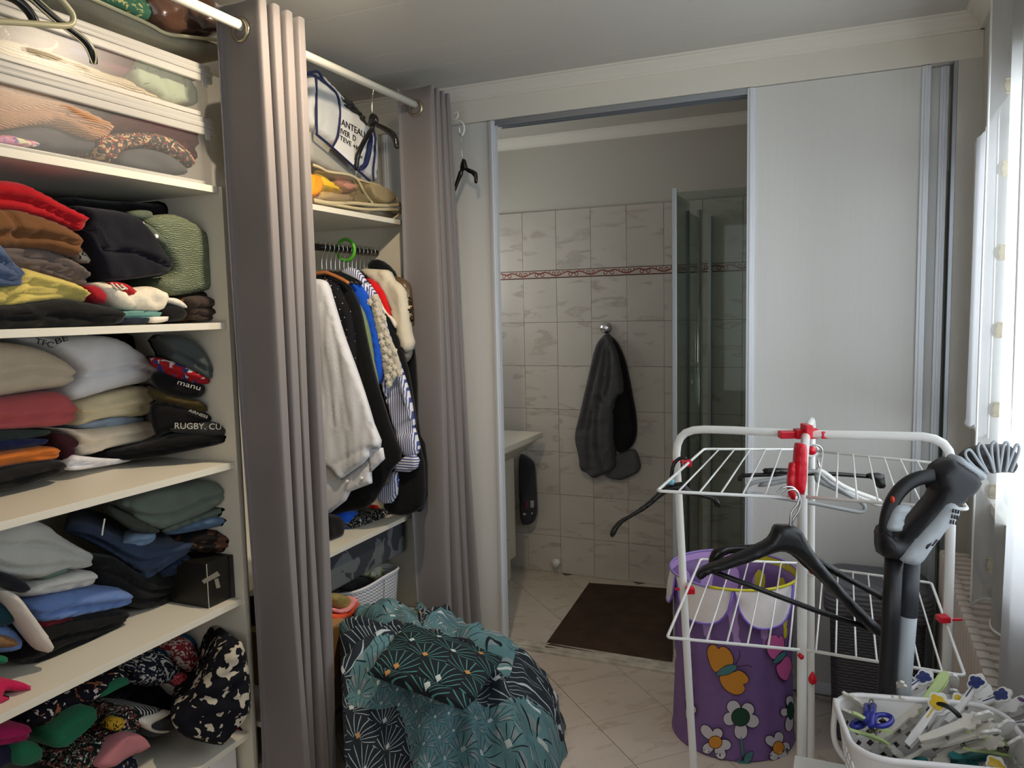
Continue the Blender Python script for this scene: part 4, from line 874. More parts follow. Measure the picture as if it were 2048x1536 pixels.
# ------------------------------------------------------------------ storage boxes on the top board
PL = plasticm('milky_plastic', (214, 214, 212), .05); PRM = plasticm('milky_rim', (222, 220, 214), .72)
def bin_(y0, y1, z0, z1, x0, x1, label, lidz=.03):
    e = empty('storage_box', ((x0+x1)/2, (y0+y1)/2, z0), label, 'storage box', group='clear boxes on the shelf unit top')
    t = .003
    boxo('front_wall', (x1-t, y0, z0), (x1, y1, z1), PL, e); boxo('end_wall', (x0, y1-t, z0), (x1, y1, z1), PL, e); boxo('floor_sheet', (x0, y0, z0), (x1, y1, z0+.003), PL, e)
    m = MB(); m.box((x0-.012, y0-.012, z1), (x1+.012, y1+.014, z1+.014), .004); m.box((x0-.008, y0-.01, z1+.014), (x1+.008, y1+.010, z1+lidz), .004); m.build('lid', PRM, e)
    boxo('rim', (x1, y0, z1-.020), (x1+.011, y1+.012, z1-.0005), PRM, e, bev=.003)
    boxo('foot_strip', (x1-.001, y0+.02, z0+.001), (x1+.004, y1-.03, z0+.014), PRM, e, bev=.002)
    boxo('clip', (x1+.011, y1-.03, z1-.035), (x1+.015, y1-.012, z1-.002), PRM, e, bev=.001)
    return e
zz = [un(421, q, ('X', -1.75)).z for q in (365, 262, 240, 160, 127)]
ye = un(421, 300, ('X', -1.75)).y
bin_(.80, ye, 1.914, zz[1]+.002, -2.15, -1.75, 'lower of two clear stacked storage boxes with coral and red clothes')
bin_(.80, ye, zz[1]+.034, zz[3]+.004, -2.15, -1.75, 'upper of two clear stacked storage boxes with cream and sage clothes')
IN = -1.758
gi = lambda nm, px, m, lb, cat='sweater', r=.02, x=IN, **k: garment(nm, A_(px), x, m, lb, cat, r=r, depth=.16, **k)
gi('dark_print_blouse', [(-150,200),(330,290),(560,400),(560,505),(300,455),(130,390),(-150,370)], printm('ivory_print', (52,56,66), [(208,176,150)], 14, .56), 'dark top with ivory flowers in the upper clear box', 'top', x=IN-.03)
gi('blue_blouse', [(540,280),(830,400),(870,600),(780,600),(560,510)], fab('slate_blue', (84,90,132)), 'slate blue top in the upper clear box', 'top', x=IN-.025)
gi('burgundy_blouse', [(800,300),(1000,400),(1260,500),(1200,720),(1000,700),(860,620)], printm('plum_print', (98,52,66), [(206,168,150)], 16, .64), 'plum top with ivory blossoms in the upper clear box', 'top', x=IN-.03)
gi('cream_jumper', [(-150,350),(0,362),(130,385),(300,450),(550,510),(800,610),(1000,690),(1190,735),(1235,795),(1400,870),(1540,965),(1740,1010),(1745,1062),(1700,1075),(1300,960),(600,760),(0,610),(-150,580)], knitm('cream_rib', (204,188,158), 70), 'cream ribbed jumper filling the upper clear box', 'jumper', r=.025)
gi('sage_blouse', [(1250,508),(1450,560),(1655,625),(1850,850),(1862,960),(1840,1000),(1700,955),(1545,985),(1400,865),(1240,800),(1170,690)], printm('sage_emb', (148,158,136), [(88,96,86)], 34, .68), 'sage blouse with embroidered leaves in the upper clear box', 'blouse', x=IN-.02, creases=[A_([(1420,560),(1470,760),(1540,960)]), A_([(1680,700),(1720,900)])])
gi('coral_jumper', [(-150,740),(0,758),(300,830),(650,960),(1040,1160),(1050,1240),(900,1310),(820,1300),(550,1170),(460,1140),(0,1212),(-150,1230)], knitm('coral_rib', (196,146,108), 80), 'coral knitted jumper in the lower clear box', 'jumper', r=.025, creases=[A_([(200,940),(400,1060),(500,1150)]), A_([(560,1160),(760,1200),(980,1230)])])
gi('red_jumper', [(980,1050),(1300,1110),(1700,1180),(1900,1250),(1920,1500),(1800,1510),(1700,1350),(1300,1230),(1060,1200)], knitm('wine_knit', (140,44,58), 120), 'wine red jumper in the lower clear box', 'jumper', x=IN-.03)
gi('floral_headscarf', [(890,1330),(940,1260),(1100,1238),(1400,1228),(1620,1290),(1760,1420),(1800,1560),(1720,1570),(1600,1440),(1400,1365),(1240,1362),(1120,1400),(1050,1520),(980,1500),(870,1430)], printm('floral_band', (44,52,52), [(196,164,122), (140,60,54)], 34, .57, distort=3.), 'floral printed scarf curved round the dark bag in the lower clear box', 'scarf', x=IN-.005)
gi('grey_bag', [(1040,1530),(1110,1405),(1300,1368),(1480,1400),(1620,1470),(1740,1600),(1700,1640),(1300,1590)], fab('grey_felt', (78,78,80)), 'dark grey felt bag inside the floral scarf loop', 'bag', x=IN-.02)
gi('black_blouse', [(-150,1230),(450,1160),(900,1310),(885,1425),(700,1420),(500,1400),(200,1380),(-150,1330)], printm('bead_black', (72,70,78), [(60,96,84)], 70, .66), 'black beaded top in the lower clear box', 'top', x=IN-.025)
gi('pink_blouse', [(-150,1280),(60,1250),(220,1290),(380,1330),(360,1372),(-150,1345)], printm('pink_multi', (214,140,170), [(120,100,170), (230,230,180)], 26, .56), 'pink and purple cloth at the bottom of the lower clear box', 'top', x=IN-.01, r=.012)
# bag of clothes on top of the boxes
tb = empty('clear_garment_bag', (-1.9, 1.5, 2.3), 'large zipped see-through bag of brown and green clothes on the boxes', 'bag')
puff('side_cloth', A_([(450,-60),(850,-20),(1100,100),(1400,230),(1530,325),(2000,375),(2100,560),(1950,560),(1500,400),(1000,220),(650,40)]), ('X', -1.80), fab('stone_nonwoven', (150,144,124)), .02, .3, tb)
puff('green_print', A_([(850,-60),(1310,-60),(1400,80),(1390,210),(1200,120),(1000,30)]), ('X', -1.80), printm('green_damask', (44,84,68), [(150,146,96)], 24, .6, distort=4.), .015, .1, tb)
puff('brown_wrap', A_([(1300,-60),(1970,-60),(2000,280),(2010,360),(1700,325),(1540,300),(1400,215),(1340,40)]), ('X', -1.80), mat('brown_satin', (72, 50, 40), rough=.25, bump=(20, .9), coat=.8, var=(10, .3)), .035, .15, tb, wr=.02, ws=18)
tubeo('piping', [un(a/4.655, b/4.655, ('X', -1.775)) for a, b in [(850,-15),(1100,98),(1400,228),(1540,318),(1740,340),(2010,372)]], .005, mat('cream_piping', (206, 198, 160), rough=.7), tb)
# ------------------------------------------------------------------ bags on the wardrobe top
K = lambda L: Zm(620, 130, 4.8, L)
wbg = empty('white_storage_bag', (-1.9, 2.4, 1.92), 'white fabric storage bag with navy piping and handwritten paper label', 'bag')
NAVY = mat('navy_piping', (22, 34, 76), rough=.7); BGM = mat('bag_white', (198, 198, 196), rough=.7, bump=(14, .3))
puff('bag_body', K([(-60,100),(10,80),(80,75),(140,140),(260,270),(340,370),(460,480),(550,610),(620,680),(630,1110),(570,1110),(400,960),(210,790),(70,670),(-60,560)]), ('X', -1.80), BGM, .025, .36, wbg, wr=.01)
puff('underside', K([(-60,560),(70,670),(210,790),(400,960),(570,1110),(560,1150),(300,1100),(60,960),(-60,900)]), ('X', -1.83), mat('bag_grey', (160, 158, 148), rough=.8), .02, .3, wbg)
puff('clear_window', K([(270,265),(360,310),(470,430),(555,560),(545,610),(460,500),(300,400)]), ('X', -1.78), mat('black_film', (44, 42, 40), rough=.15, coat=1., bump=(30, .8)), .012, .03, wbg, wr=.012, ws=30)
for pts in ([(-20,95),(20,90),(75,115),(200,210),(265,280),(290,400),(285,560),(265,700),(215,790)], [(62,110),(62,400),(66,670)], [(66,668),(210,785),(400,960),(575,1112)], [(-20,80),(15,68),(72,60),(100,90),(130,150),(250,265)], [(628,700),(622,900),(606,1000),(612,1115)], [(610,610),(632,720)]):
    tubeo('piping', [un(*K([q])[0], ('X', -1.77)) for q in pts], .0045, NAVY, wbg, it=2, n=6)
mesh('paper_label', [un(*K([q])[0], ('X', -1.768)) for q in [(298,402),(460,498),(545,610),(525,830),(415,960),(222,800),(280,700),(296,560)]], [tuple(range(8))], mat('paper', (222, 220, 214), rough=.8), wbg)
for s_, a, b, z_ in (('ANTEAU', (300,575), (525,700), .035), ('IVER  D', (292,655), (440,735), .030), ('TEVE +K', (285,715), (470,830), .026), ('re', (470,880), (500,900), .02)):
    txt(s_, K([a])[0], ('X', -1.766), z_, INK, wbg, tx=K([b])[0], name='handwriting')
puff('handle', K([(590,640),(612,680),(575,950),(500,1020),(480,1000),(545,920)]), ('X', -1.765), NAVY, .006, .012, wbg, wr=.002)
zb = empty('clear_zip_bag', (-1.85, 2.55, 1.914), 'cream-edged zipped bag of soft toys and towels on the wardrobe top', 'bag')
BEI = mat('beige_cloth', (190, 176, 140), rough=.8)
puff('yellow_cloth', K([(40,1050),(80,1040),(190,1110),(310,1215),(310,1240),(100,1200),(40,1180)]), ('X', -1.775), fab('yellow', (236,196,60)), .02, .1, zb)
puff('orange_cloth', K([(-40,1040),(70,1050),(105,1110),(100,1200),(60,1270),(-40,1260)]), ('X', -1.765), fab('orange', (240,150,40)), .02, .1, zb)
puff('pink_cloth', K([(215,1130),(260,1105),(400,1120),(470,1180),(380,1225),(310,1220)]), ('X', -1.775), fab('dusty_pink', (196,140,124)), .02, .1, zb)
puff('white_cloth', K([(60,1290),(100,1200),(310,1240),(400,1240),(420,1330),(200,1320)]), ('X', -1.778), fab('warm_white', (226,206,180)), .015, .1, zb)
puff('terry_roll', K([(370,1240),(450,1200),(520,1230),(560,1340),(480,1350),(400,1340)]), ('X', -1.772), knitm('terry', (206,184,140), 200), .02, .1, zb)
puff('terry_roll', K([(510,1140),(600,1120),(700,1160),(790,1230),(800,1310),(740,1345),(650,1330),(560,1260)]), ('X', -1.762), knitm('terry', (206,184,140), 200), .025, .12, zb)
puff('bag_base', K([(20,1300),(200,1335),(560,1390),(880,1390),(880,1425),(790,1480),(500,1430),(60,1340)]), ('X', -1.785), fab('base_taupe', (132,126,108)), .012, .25, zb)
for pts, rr in (([(30,960),(110,990),(170,1030),(380,1050),(460,1100),(520,1230),(600,1330)], .006), ([(40,1300),(200,1330),(400,1320),(600,1345),(800,1350),(870,1340)], .008), ([(440,1090),(520,1120),(680,1160),(800,1250),(865,1330),(880,1420),(800,1475)], .005), ([(60,1310),(260,1345),(520,1390),(700,1385),(875,1395)], .006)):
    tubeo('cream_binding', [un(*K([q])[0], ('X', -1.752)) for q in pts], rr, BEI, zb, it=2, n=6)
puff('clear_film', K([(30,990),(170,1040),(380,1060),(470,1110),(680,1150),(800,1240),(860,1340),(500,1345),(40,1300)]), ('X', -1.748), glassm('clear_film', (250, 248, 240), .1, .1), .004, .008, zb, wr=.006)

th = empty('beige_black_hanger', (-1.56, 1.2, 2.1), 'beige and black hangers hooked together over the clear boxes, top left', 'hanger')
BEP = mat('beige_plastic', (176, 168, 132), rough=.35); BGL = mat('black_gloss_plastic', (18, 17, 18), rough=.2)
ax = lambda L, X: [un(a/4.655, b/4.655, ('X', X)) for a, b in L]
tubeo('beige_loop', ax([(-200,190),(-60,195),(300,218),(600,245),(680,225),(685,140),(620,50),(520,-60),(420,-160)], -1.56), .0065, BEP, th, it=2, n=10)
tubeo('black_arm', ax([(180,-120),(330,10),(450,120),(600,240),(760,350),(835,430),(868,520),(872,590)], -1.575), .0085, BGL, th, it=2, n=10)
tubeo('pale_edge', ax([(220,-120),(370,0),(490,110),(640,235),(790,345),(865,425),(893,520),(884,598)], -1.568), .0022, BEP, th, it=2, n=6)
tubeo('pale_edge', ax([(160,-110),(300,10),(420,125),(580,260),(730,370),(800,450),(832,530),(858,596)], -1.568), .0018, BEP, th, it=2, n=6)
tubeo('black_arm', ax([(-60,-60),(80,-40),(200,30),(290,130),(340,240)], -1.57), .0095, BGL, th, it=2, n=10)

# ------------------------------------------------------------------ hanging clothes
F = lambda L: Zm(600, 440, 3.6575, L)
G = lambda L: Zm(600, 840, 3.34, L)
def hang(name, px, Y, m, label, cat='shirt', r=.012, depth=.022, parent=None, **k):
    return puff(name, px, ('Y', Y), m, r, depth, parent, sp=.014, label=label, cat=cat, wr=k.pop('wr', .010), ws=k.pop('ws', 16.), wy=.22, it=k.pop('it', 1), **k)
YB = 2.47
wb_ = empty('white_blouse', (-1.75, YB, .95), 'long white blouse, nearest garment on the clothes rail', 'blouse')
WB = fab('white_voile', (224, 224, 228)); WB2 = fab('white_poplin2', (224, 224, 230))
puff('blouse_front', F([(60,430),(150,432),(195,460),(240,620),(300,820),(350,960),(400,1090),(470,1300),(540,1536)])+G([(470,0),(548,188),(455,182),(462,262),(300,370),(270,400),(215,330),(175,300),(60,280),(60,-200)]), ('Y', YB), WB, .014, .02, wb_, sp=.012, wr=.014, ws=15., wy=.18, it=1,
     creases=[F([(240,700),(300,1100),(360,1500)]), F([(180,600),(200,1000),(260,1500)])]+[G([(200,320),(330,240),(450,180)])])
puff('shirt_tail', G([(455,185),(548,188),(560,262),(470,348),(462,262)]), ('Y', YB+.012), WB2, .006, .01, wb_, wr=.004, it=0)
puff('lower_layer', G([(175,300),(215,330),(270,402),(462,262),(475,425),(330,480),(300,540),(195,622),(100,640),(60,300)]), ('Y', YB+.02), WB, .008, .012, wb_, wr=.008, wy=.3, it=0, creases=[G([(200,420),(300,400),(440,300)])])
for q in ((405,390), (310,410)):
    c = un(*G([q])[0], ('Y', YB)); MB().lathe(c, [(0,-.003),(.005,-.003),(.006,0),(.006,.01)], 12, 'Y').build('button', WPLAS, wb_)
gy = YB+.035
hang('dotted_blouse', F([(150,400),(200,425),(270,470),(310,570),(350,640),(380,760),(400,1000),(402,1110),(300,1100),(230,900),(180,600)]), gy, printm('fine_dots', (22,22,26), [(190,190,190)], 62, .86, kind='vor'), 'black blouse with fine white dots behind the white one', 'blouse'); gy += .03
hang('black_jacket', F([(180,400),(260,410),(345,470),(392,560),(430,650),(480,900),(545,1180),(600,1350),(665,1560)])+G([(680,250),(600,335),(560,420),(460,590),(350,602),(200,640),(80,560),(100,0)]), gy, fab('black_crepe', (14,14,15)), 'long black jacket in the middle of the clothes rail', 'jacket', creases=[F([(330,560),(430,1000),(500,1500)])]); gy += .03
hang('green_blouse', F([(385,580),(440,640),(492,800),(520,980),(552,1150),(558,1232),(500,1180),(440,900),(400,700)]), gy, fab('moss_green', (122,138,96)), 'moss green top between black jacket and cobalt blue shirt', 'blouse'); gy += .028
hang('blue_shirt', F([(290,415),(400,438),(462,500),(502,620),(552,800),(587,960),(592,1010),(598,1150),(565,1212),(540,1200),(545,1050),(490,800),(440,640),(380,540)]), gy, fab('cobalt', (26,84,196)), 'cobalt blue shirt on the clothes rail', 'shirt', creases=[F([(430,480),(500,700),(560,990)])]); gy += .028
st = empty('striped_blouse', (-1.75, gy, .9), 'blue and white striped blouse with deep cuff on the clothes rail', 'blouse')
STM = stripem('blue_stripes', (220,220,226), (70,80,140), 105, 'X', .42); STH = stripem('blue_stripes_h', (220,220,226), (70,80,140), 95, 'Z', .42)
puff('collar', F([(280,378),(385,335),(470,432),(500,540),(440,520),(350,440)]), ('Y', gy-.012), STM, .008, .02, st, sp=.014, it=1)
puff('blouse_front', F([(380,430),(480,440),(560,560),(660,900),(740,1100),(800,1300),(838,1560),(690,1560),(640,1230),(560,900),(500,640)])+G([(760,60),(800,235),(680,250),(640,120)]), ('Y', gy), STM, .01, .02, st, sp=.014, wr=.008, it=1, creases=[F([(720,1150),(760,1400),(770,1600)])])
puff('cuff', G([(682,240),(800,238),(772,350),(600,346)]), ('Y', gy-.004), STH, .008, .012, st, it=1, label='cuff with cross stripes')
puff('second_cuff', G([(530,432),(590,422),(602,350),(660,352),(642,552),(532,562),(505,492)]), ('Y', gy+.01), STM, .01, .02, st, it=1)
lace = empty('lace_cardigan', (-1.7, gy-.02, 1.2), 'cream lace blouse edge of crocheted flowers over the striped one', 'blouse')
LC = fab('lace_cream', (222, 214, 196))
puff('lace_ground', F([(500,560),(575,545),(602,700),(645,840),(705,970),(745,1120),(695,1150),(655,1232),(618,1165),(578,960),(552,800)]), ('Y', gy-.02), fab('lace_dull_cream', (186,178,162)), .006, .01, lace, it=1)  # ground cloth a duller cream than the crochet flowers
rnd = random.Random(3)
for (a, b) in [(545,570),(510,600),(560,620),(570,690),(580,740),(600,780),(590,850),(630,840),(600,900),(640,890),(620,950),(650,970),(690,960),(625,1010),(660,1040),(690,1080),(725,1120),(655,1090),(640,1150),(650,1200),(685,1130),(560,660),(610,720)]:
    c = un(*F([(a, b)])[0], ('Y', gy-.028)); m = MB(); n0 = rnd.random()*6
    V = [c+Vector((0,-.004,0))]; 
    for k in range(30):
        an = 2*PI*k/30; rr = .015*(.72+.32*abs(math.cos(2.5*an+n0))); V.append(c+Vector((rr*math.cos(an), 0, rr*math.sin(an))))
    mesh('crochet_flower', V, [(0, k+1, (k+1) % 30+1) for k in range(30)], LC, lace)
gy += .03
hang('black_dress', F([(590,680),(645,688),(700,860),(760,1020),(800,1200),(848,1560),(800,1560),(700,1200),(620,900)])+G([(815,200),(830,560),(780,610),(700,640),(560,620),(560,480),(700,200)]), gy, fab('black_crepe', (14,14,15)), 'black dress hanging behind the striped blouse', 'dress'); gy += .028
hang('red_shirt', F([(470,420),(560,450),(625,540),(662,700),(664,738),(620,700),(560,560),(490,470)]), gy-.02, fab('bright_red', (206,28,30)), 'bright red shirt beside the cream jacket', 'shirt'); 
hang('ivory_blouse', F([(500,480),(560,520),(600,620),(640,690),(690,740),(700,808),(640,690),(600,690),(540,580)]), gy-.03, fab('ivory_silk', (224,214,196)), 'ivory top between striped blouse and red shirt', 'blouse')
hang('cream_jacket', F([(430,370),(470,355),(560,360),(640,365),(672,432),(742,480),(772,560),(792,800),(828,932),(752,980),(700,830),(662,640),(600,500),(500,430)]), gy, fab('cream_linen', (206,196,174)), 'cream jacket with long sleeve near the end of the rail', 'jacket', r=.02, depth=.03, creases=[F([(640,480),(700,620),(720,800),(760,940)]), F([(560,370),(620,440),(680,470)])]); gy += .028
hang('grey_lining', F([(738,980),(808,935),(803,1000),(762,1052)]), gy-.01, fab('grey_lining', (128,122,112)), 'grey sleeve end showing below the cream jacket sleeve', 'shirt')
hang('brown_leather_jacket', F([(640,400),(740,425),(795,470),(805,560),(822,700),(816,800),(780,700)]), gy, mat('brown_leather', (86, 66, 44), rough=.35, bump=(40, .8)), 'brown leather jacket next to the right curtain', 'jacket'); gy += .025
hang('sequin_blouse', F([(770,530),(800,560),(815,700),(812,760),(780,640)]), gy-.035, printm('sequins', (40,30,20), [(220,190,140)], 60, .6), 'brown sequinned top peeping beside the right curtain', 'blouse')
hang('black_coat', F([(480,330),(540,280),(620,310),(700,400),(800,760),(845,1100),(850,1560)])+G([(838,200),(840,620),(700,600),(600,400)]), gy+.01, fab('black_wool', (12,12,13)), 'black coat last on the clothes rail', 'coat')
hang('cream_sleeve', G([(655,470),(690,492),(722,500),(698,552),(660,556)]), gy-.04, fab('ivory_silk', (224,214,196)), 'cream sleeve end low between the black garments', 'sleeve')
HK = mat('hook_steel', (210, 210, 212), rough=.18, metal=1.)
rail_y = [2.50+.0285*i for i in range(13)]
def small_hanger(y, col, lab):
    e = empty('clothes_hanger', (RXX, y, RZ-.10), lab, 'hanger', group='hangers on the clothes rail')
    P = [Vector((RXX+.022*math.sin(a), y, RZ+.002+.022*math.cos(a))) for a in [math.radians(v) for v in (-100,-70,-35,0,35,70,100,130,150)]]
    P += [Vector((RXX, y, RZ-.045)), Vector((RXX, y, RZ-.09))]
    tubeo('hook', P, .0018, HK, e, it=1, n=6)
    tubeo('arms', [(RXX-.15, y, RZ-.15), (RXX-.09, y, RZ-.122), (RXX, y, RZ-.088), (RXX+.08, y, RZ-.118), (RXX+.12, y, RZ-.14)], .007, col, e, it=1, n=8)
    return e
for i, y in enumerate(rail_y):
    small_hanger(y, BLACKP if i else mat('hanger_wood', (176, 110, 60), rough=.4), ('black' if i else 'wooden')+' chrome-hooked hanger, '+['first', 'second', 'third', 'fourth', 'fifth', 'sixth', 'seventh', 'eighth', 'ninth', 'tenth', 'eleventh', 'twelfth', 'thirteenth'][i]+' along the rail from the left curtain')
MB().tube([Vector((RXX+.042*math.cos(a), 2.66, RZ+.0+.042*math.sin(a))) for a in [2*PI*k/28 for k in range(28)]], .007, 8, True).build('green_ring', mat('green_plastic', (84, 168, 44), rough=.4), label='bright green plastic ring hung on the clothes rail', cat='ring', smooth=True)
# hanger on the long rod and the one by the door
def rod_hanger(name, pts, Y, hook, m, label, arms, th=.006):
    e = empty(name, un(*pts, ('Y', Y)), label, 'hanger')
    tubeo('hook', [un(*q, ('Y', Y)) for q in hook], .0022, HK, e, it=1, n=8)
    for i, a in enumerate(arms): puff('hanger_body' if i == 0 else 'arm', a, ('Y', Y-.006*(i % 2)), m, th, .010, e, sp=.008, wr=0, it=1)
    return e
M5 = lambda L: Zm(560, 80, 3.84, L)
rod_hanger('black_hanger', (745, 240), 2.60, M5([(682,345),(690,322),(712,318),(722,345),(712,420),(706,480),(708,560)]), mat('black_gloss', (26, 25, 24), rough=.22), 'black hanger hooked on the long curtain rod above the wardrobe',
   [M5([(690,570),(712,560),(740,580),(752,625),(720,655),(665,665)]), M5([(740,630),(830,672),(880,710),(905,770),(905,835),(878,832),(868,780),(840,730),(780,690),(720,660)]), M5([(700,650),(728,660),(640,800),(600,900),(590,1000),(566,1000),(568,900),(610,800)])])
tubeo('hook_highlight', [un(*q, ('Y', 2.59)) for q in M5([(706,470),(708,560)])], .0042, HK, it=0, label='thick steel shank of the hanger on the long rod', cat='hanger part') if False else None
rod_hanger('black_hanger', (926, 330), 3.04, M5([(1378,715),(1395,738),(1385,770),(1395,830),(1400,915)]), mat('black_gloss', (26, 25, 24), rough=.22), 'small black hanger on white hook at the rod end, near the doorway',
   [M5([(1395,915),(1420,912),(1430,960),(1440,990),(1405,1005),(1378,1000)]), M5([(1425,975),(1500,1005),(1512,1030),(1512,1100),(1492,1100),(1490,1040),(1420,1005)]), M5([(1380,985),(1410,1005),(1370,1090),(1340,1170),(1320,1170),(1350,1080)])], .004)

# bottom of the wardrobe
gb = lambda nm, px, x, m, lb, cat='cloth', **k: garment(nm, px, x, m, lb, cat, **k)
R3 = lambda L: Zm(640, 1000, 9.31, L)
gb('black_bundle', R3([(0,250),(200,260),(380,300),(380,560),(340,680),(140,760),(0,780)]), -1.80, fab('black_crepe', (14,14,15)), 'black bundle on the wardrobe floor by the left curtain', r=.03, depth=.15)
gb('blue_cloth', R3([(370,240),(450,190),(620,200),(830,205),(800,290),(640,400),(500,545),(370,580),(340,420)]), -1.84, fab('cobalt', (26,84,196)), 'cobalt blue cloth lying on the wardrobe floor', r=.03, depth=.1, wr=.012)
gb('print_cloth', R3([(480,460),(640,380),(700,290),(850,210),(1000,190),(1250,150),(1400,290),(1400,340),(1100,420),(970,490),(870,535),(700,510),(560,530)]), -1.80, printm('white_scroll', (16,16,18), [(206,204,198)], 40, .60, distort=4.), 'crumpled black and white print cloth on the wardrobe floor', r=.03, depth=.1, wr=.015)
gb('red_scrap', R3([(970,120),(1060,80),(1110,150),(1060,220),(990,200)]), -1.86, fab('bright_red', (206,28,30)), 'scrap of red cloth behind the black and white print cloth', r=.015, depth=.05)
fs = empty('fabric_organiser', (-1.9, 2.55, .50), 'dark grey leaf-patterned fabric organiser hung below the wardrobe floor', 'organiser')
boxo('fabric_box', (-2.15, 1.95, .512), (-1.745, 2.83, .652), printm('grey_leaves', (56,58,62), [(96,98,100)], 7, .54, distort=1.), fs, bev=.008)
WK = NT('white_weave'); WK.b.inputs['Roughness'].default_value = .5
_s = WK.n('ShaderNodeSeparateXYZ', i0=WK.n('ShaderNodeTexCoord').outputs['UV'])
_a = WK.math('ABSOLUTE', WK.math('SUBTRACT', WK.math('FRACT', WK.math('MULTIPLY', _s.outputs[0], 70.)), .5))
_b = WK.math('FRACT', WK.math('ADD', WK.math('MULTIPLY', _s.outputs[1], 16.), _a))
_f = WK.math('LESS_THAN', _b, .30); WK.L(WK.mix(_f, s2l((224, 224, 228)), s2l((110, 110, 118))), WK.b.inputs['Base Color'])
WK.L(WK.n('ShaderNodeBump', iStrength=.8, iDistance=.004, iHeight=WK.math('SUBTRACT', 1., _f)).outputs[0], WK.b.inputs['Normal'])
def wicker(name, c, rx, ry, h, m, label, ex=3.0):
    e = empty(name, c, label, 'basket'); n = 64; V = []; Fc = []; UV = []
    cx, cy, cz_ = c
    prof = [(.86, 0), (.9, .1), (.96, .6), (1.0, .93), (1.0, 1.0)]
    for k, (s, t) in enumerate(prof):
        for i in range(n+1):
            a = 2*PI*i/n; q = (abs(math.cos(a))**ex+abs(math.sin(a))**ex)**(-1/ex)
            V.append((cx+rx*s*q*math.cos(a), cy+ry*s*q*math.sin(a), cz_+h*t+.012*math.cos(2*a)*t)); UV.append((i/n, t))
    for k in range(len(prof)-1):
        for i in range(n): b = k*(n+1)+i; Fc.append((b, b+1, b+n+2, b+n+1))
    Fc.append(tuple(range(n))[::-1])
    o = mesh('woven_wall', V, Fc, m, e, smooth=True, uv=UV); md = o.modifiers.new('thickness', 'SOLIDIFY'); md.thickness = .004
    MB().tube([Vector(V[4*(n+1)+i]) for i in range(n)], .006, 8, True).build('rim', mat('basket_rim', (214, 212, 214), rough=.5), e, smooth=True)
    return e
boxo('low_board', (-2.28, 1.864, .225), (-1.70, 2.883, .243), SHELF, label='low white board inside the wardrobe carrying the woven baskets', cat='shelf')
wicker('woven_basket', (-1.86, 2.63, .244), .135, .185, .21, WK.m, 'white woven plastic basket of folded cloths, in front')
wicker('woven_basket', (-2.03, 2.80, .244), .10, .06, .26, WK.m, 'second woven basket, darker in shade behind the first at the right')
T3 = lambda L: Zm(640, 1100, 6.982, L)
gb('camo_cloth', T3([(620,350),(800,230),(950,150),(1060,100),(1250,210),(1230,300),(1100,390),(900,500),(780,530),(770,440)]), -1.84, printm('leafy', (202,196,172), [(120,140,80), (170,176,160)], 14, .56), 'pale green leaf print cloth folded in the white woven basket', r=.03, depth=.08, creases=[T3([(800,460),(1000,430),(1200,330)])])
gb('dark_cloth', T3([(330,540),(400,470),(600,360),(770,450),(775,540),(640,570),(460,590)]), -1.86, fab('charcoal_cloth', (48,46,48)), 'dark folded cloths at the left side of the white woven basket', r=.02, depth=.05, creases=[T3([(480,480),(640,520),(760,545)])])
gb('khaki_brush', T3([(130,630),(220,600),(300,620),(440,660),(460,690),(400,780),(330,840),(180,790),(120,690)]), -1.72, mat('khaki_bristle', (150, 134, 74), rough=.9, bump=(200, 1.)), 'khaki folded cloth on top of the small towel stack', r=.02, depth=.08)
for i, (pts, c_, lb) in enumerate([([(180,800),(330,855),(440,780),(470,650),(500,665),(510,720),(420,850),(330,890),(180,870)], (236,150,150), 'pink folded towel in the small towel stack'),
    ([(175,890),(320,905),(430,860),(520,700),(545,710),(520,790),(430,930),(300,970),(175,985)], (232,88,52), 'orange folded towel in the small towel stack'),
    ([(190,985),(300,975),(450,915),(460,950),(350,1000),(200,1040)], (196,196,214), 'lilac folded towel in the small towel stack'),
    ([(180,1040),(340,990),(520,912),(580,980),(520,1040),(400,1100),(330,1170),(190,1160)], (206,198,180), 'cream folded towel at the bottom of the small towel stack')]):
    gb('folded_towel', T3(pts), -1.70+.006*i, fab('towel_%d' % i, c_), lb, 'towel', r=.014, depth=.12, group='small towel stack', it=1)
gb('plastic_pouch', T3([(460,800),(540,740),(600,780),(720,870),(730,940),(600,1000),(500,930)]), -1.69, mat('smoky_plastic', (124, 116, 114), rough=.2, coat=1., bump=(20, .8)), 'smoky clear plastic pouch beside the small towel stack', 'pouch', r=.02, depth=.05)
boxo('cardboard_box', (-1.95, 2.06, .245), (-1.665, 2.272, .435), mat('cardboard', (172, 130, 82), rough=.85), bev=.002, label='plain cardboard box edge beside the left curtain, by the towels', cat='box')

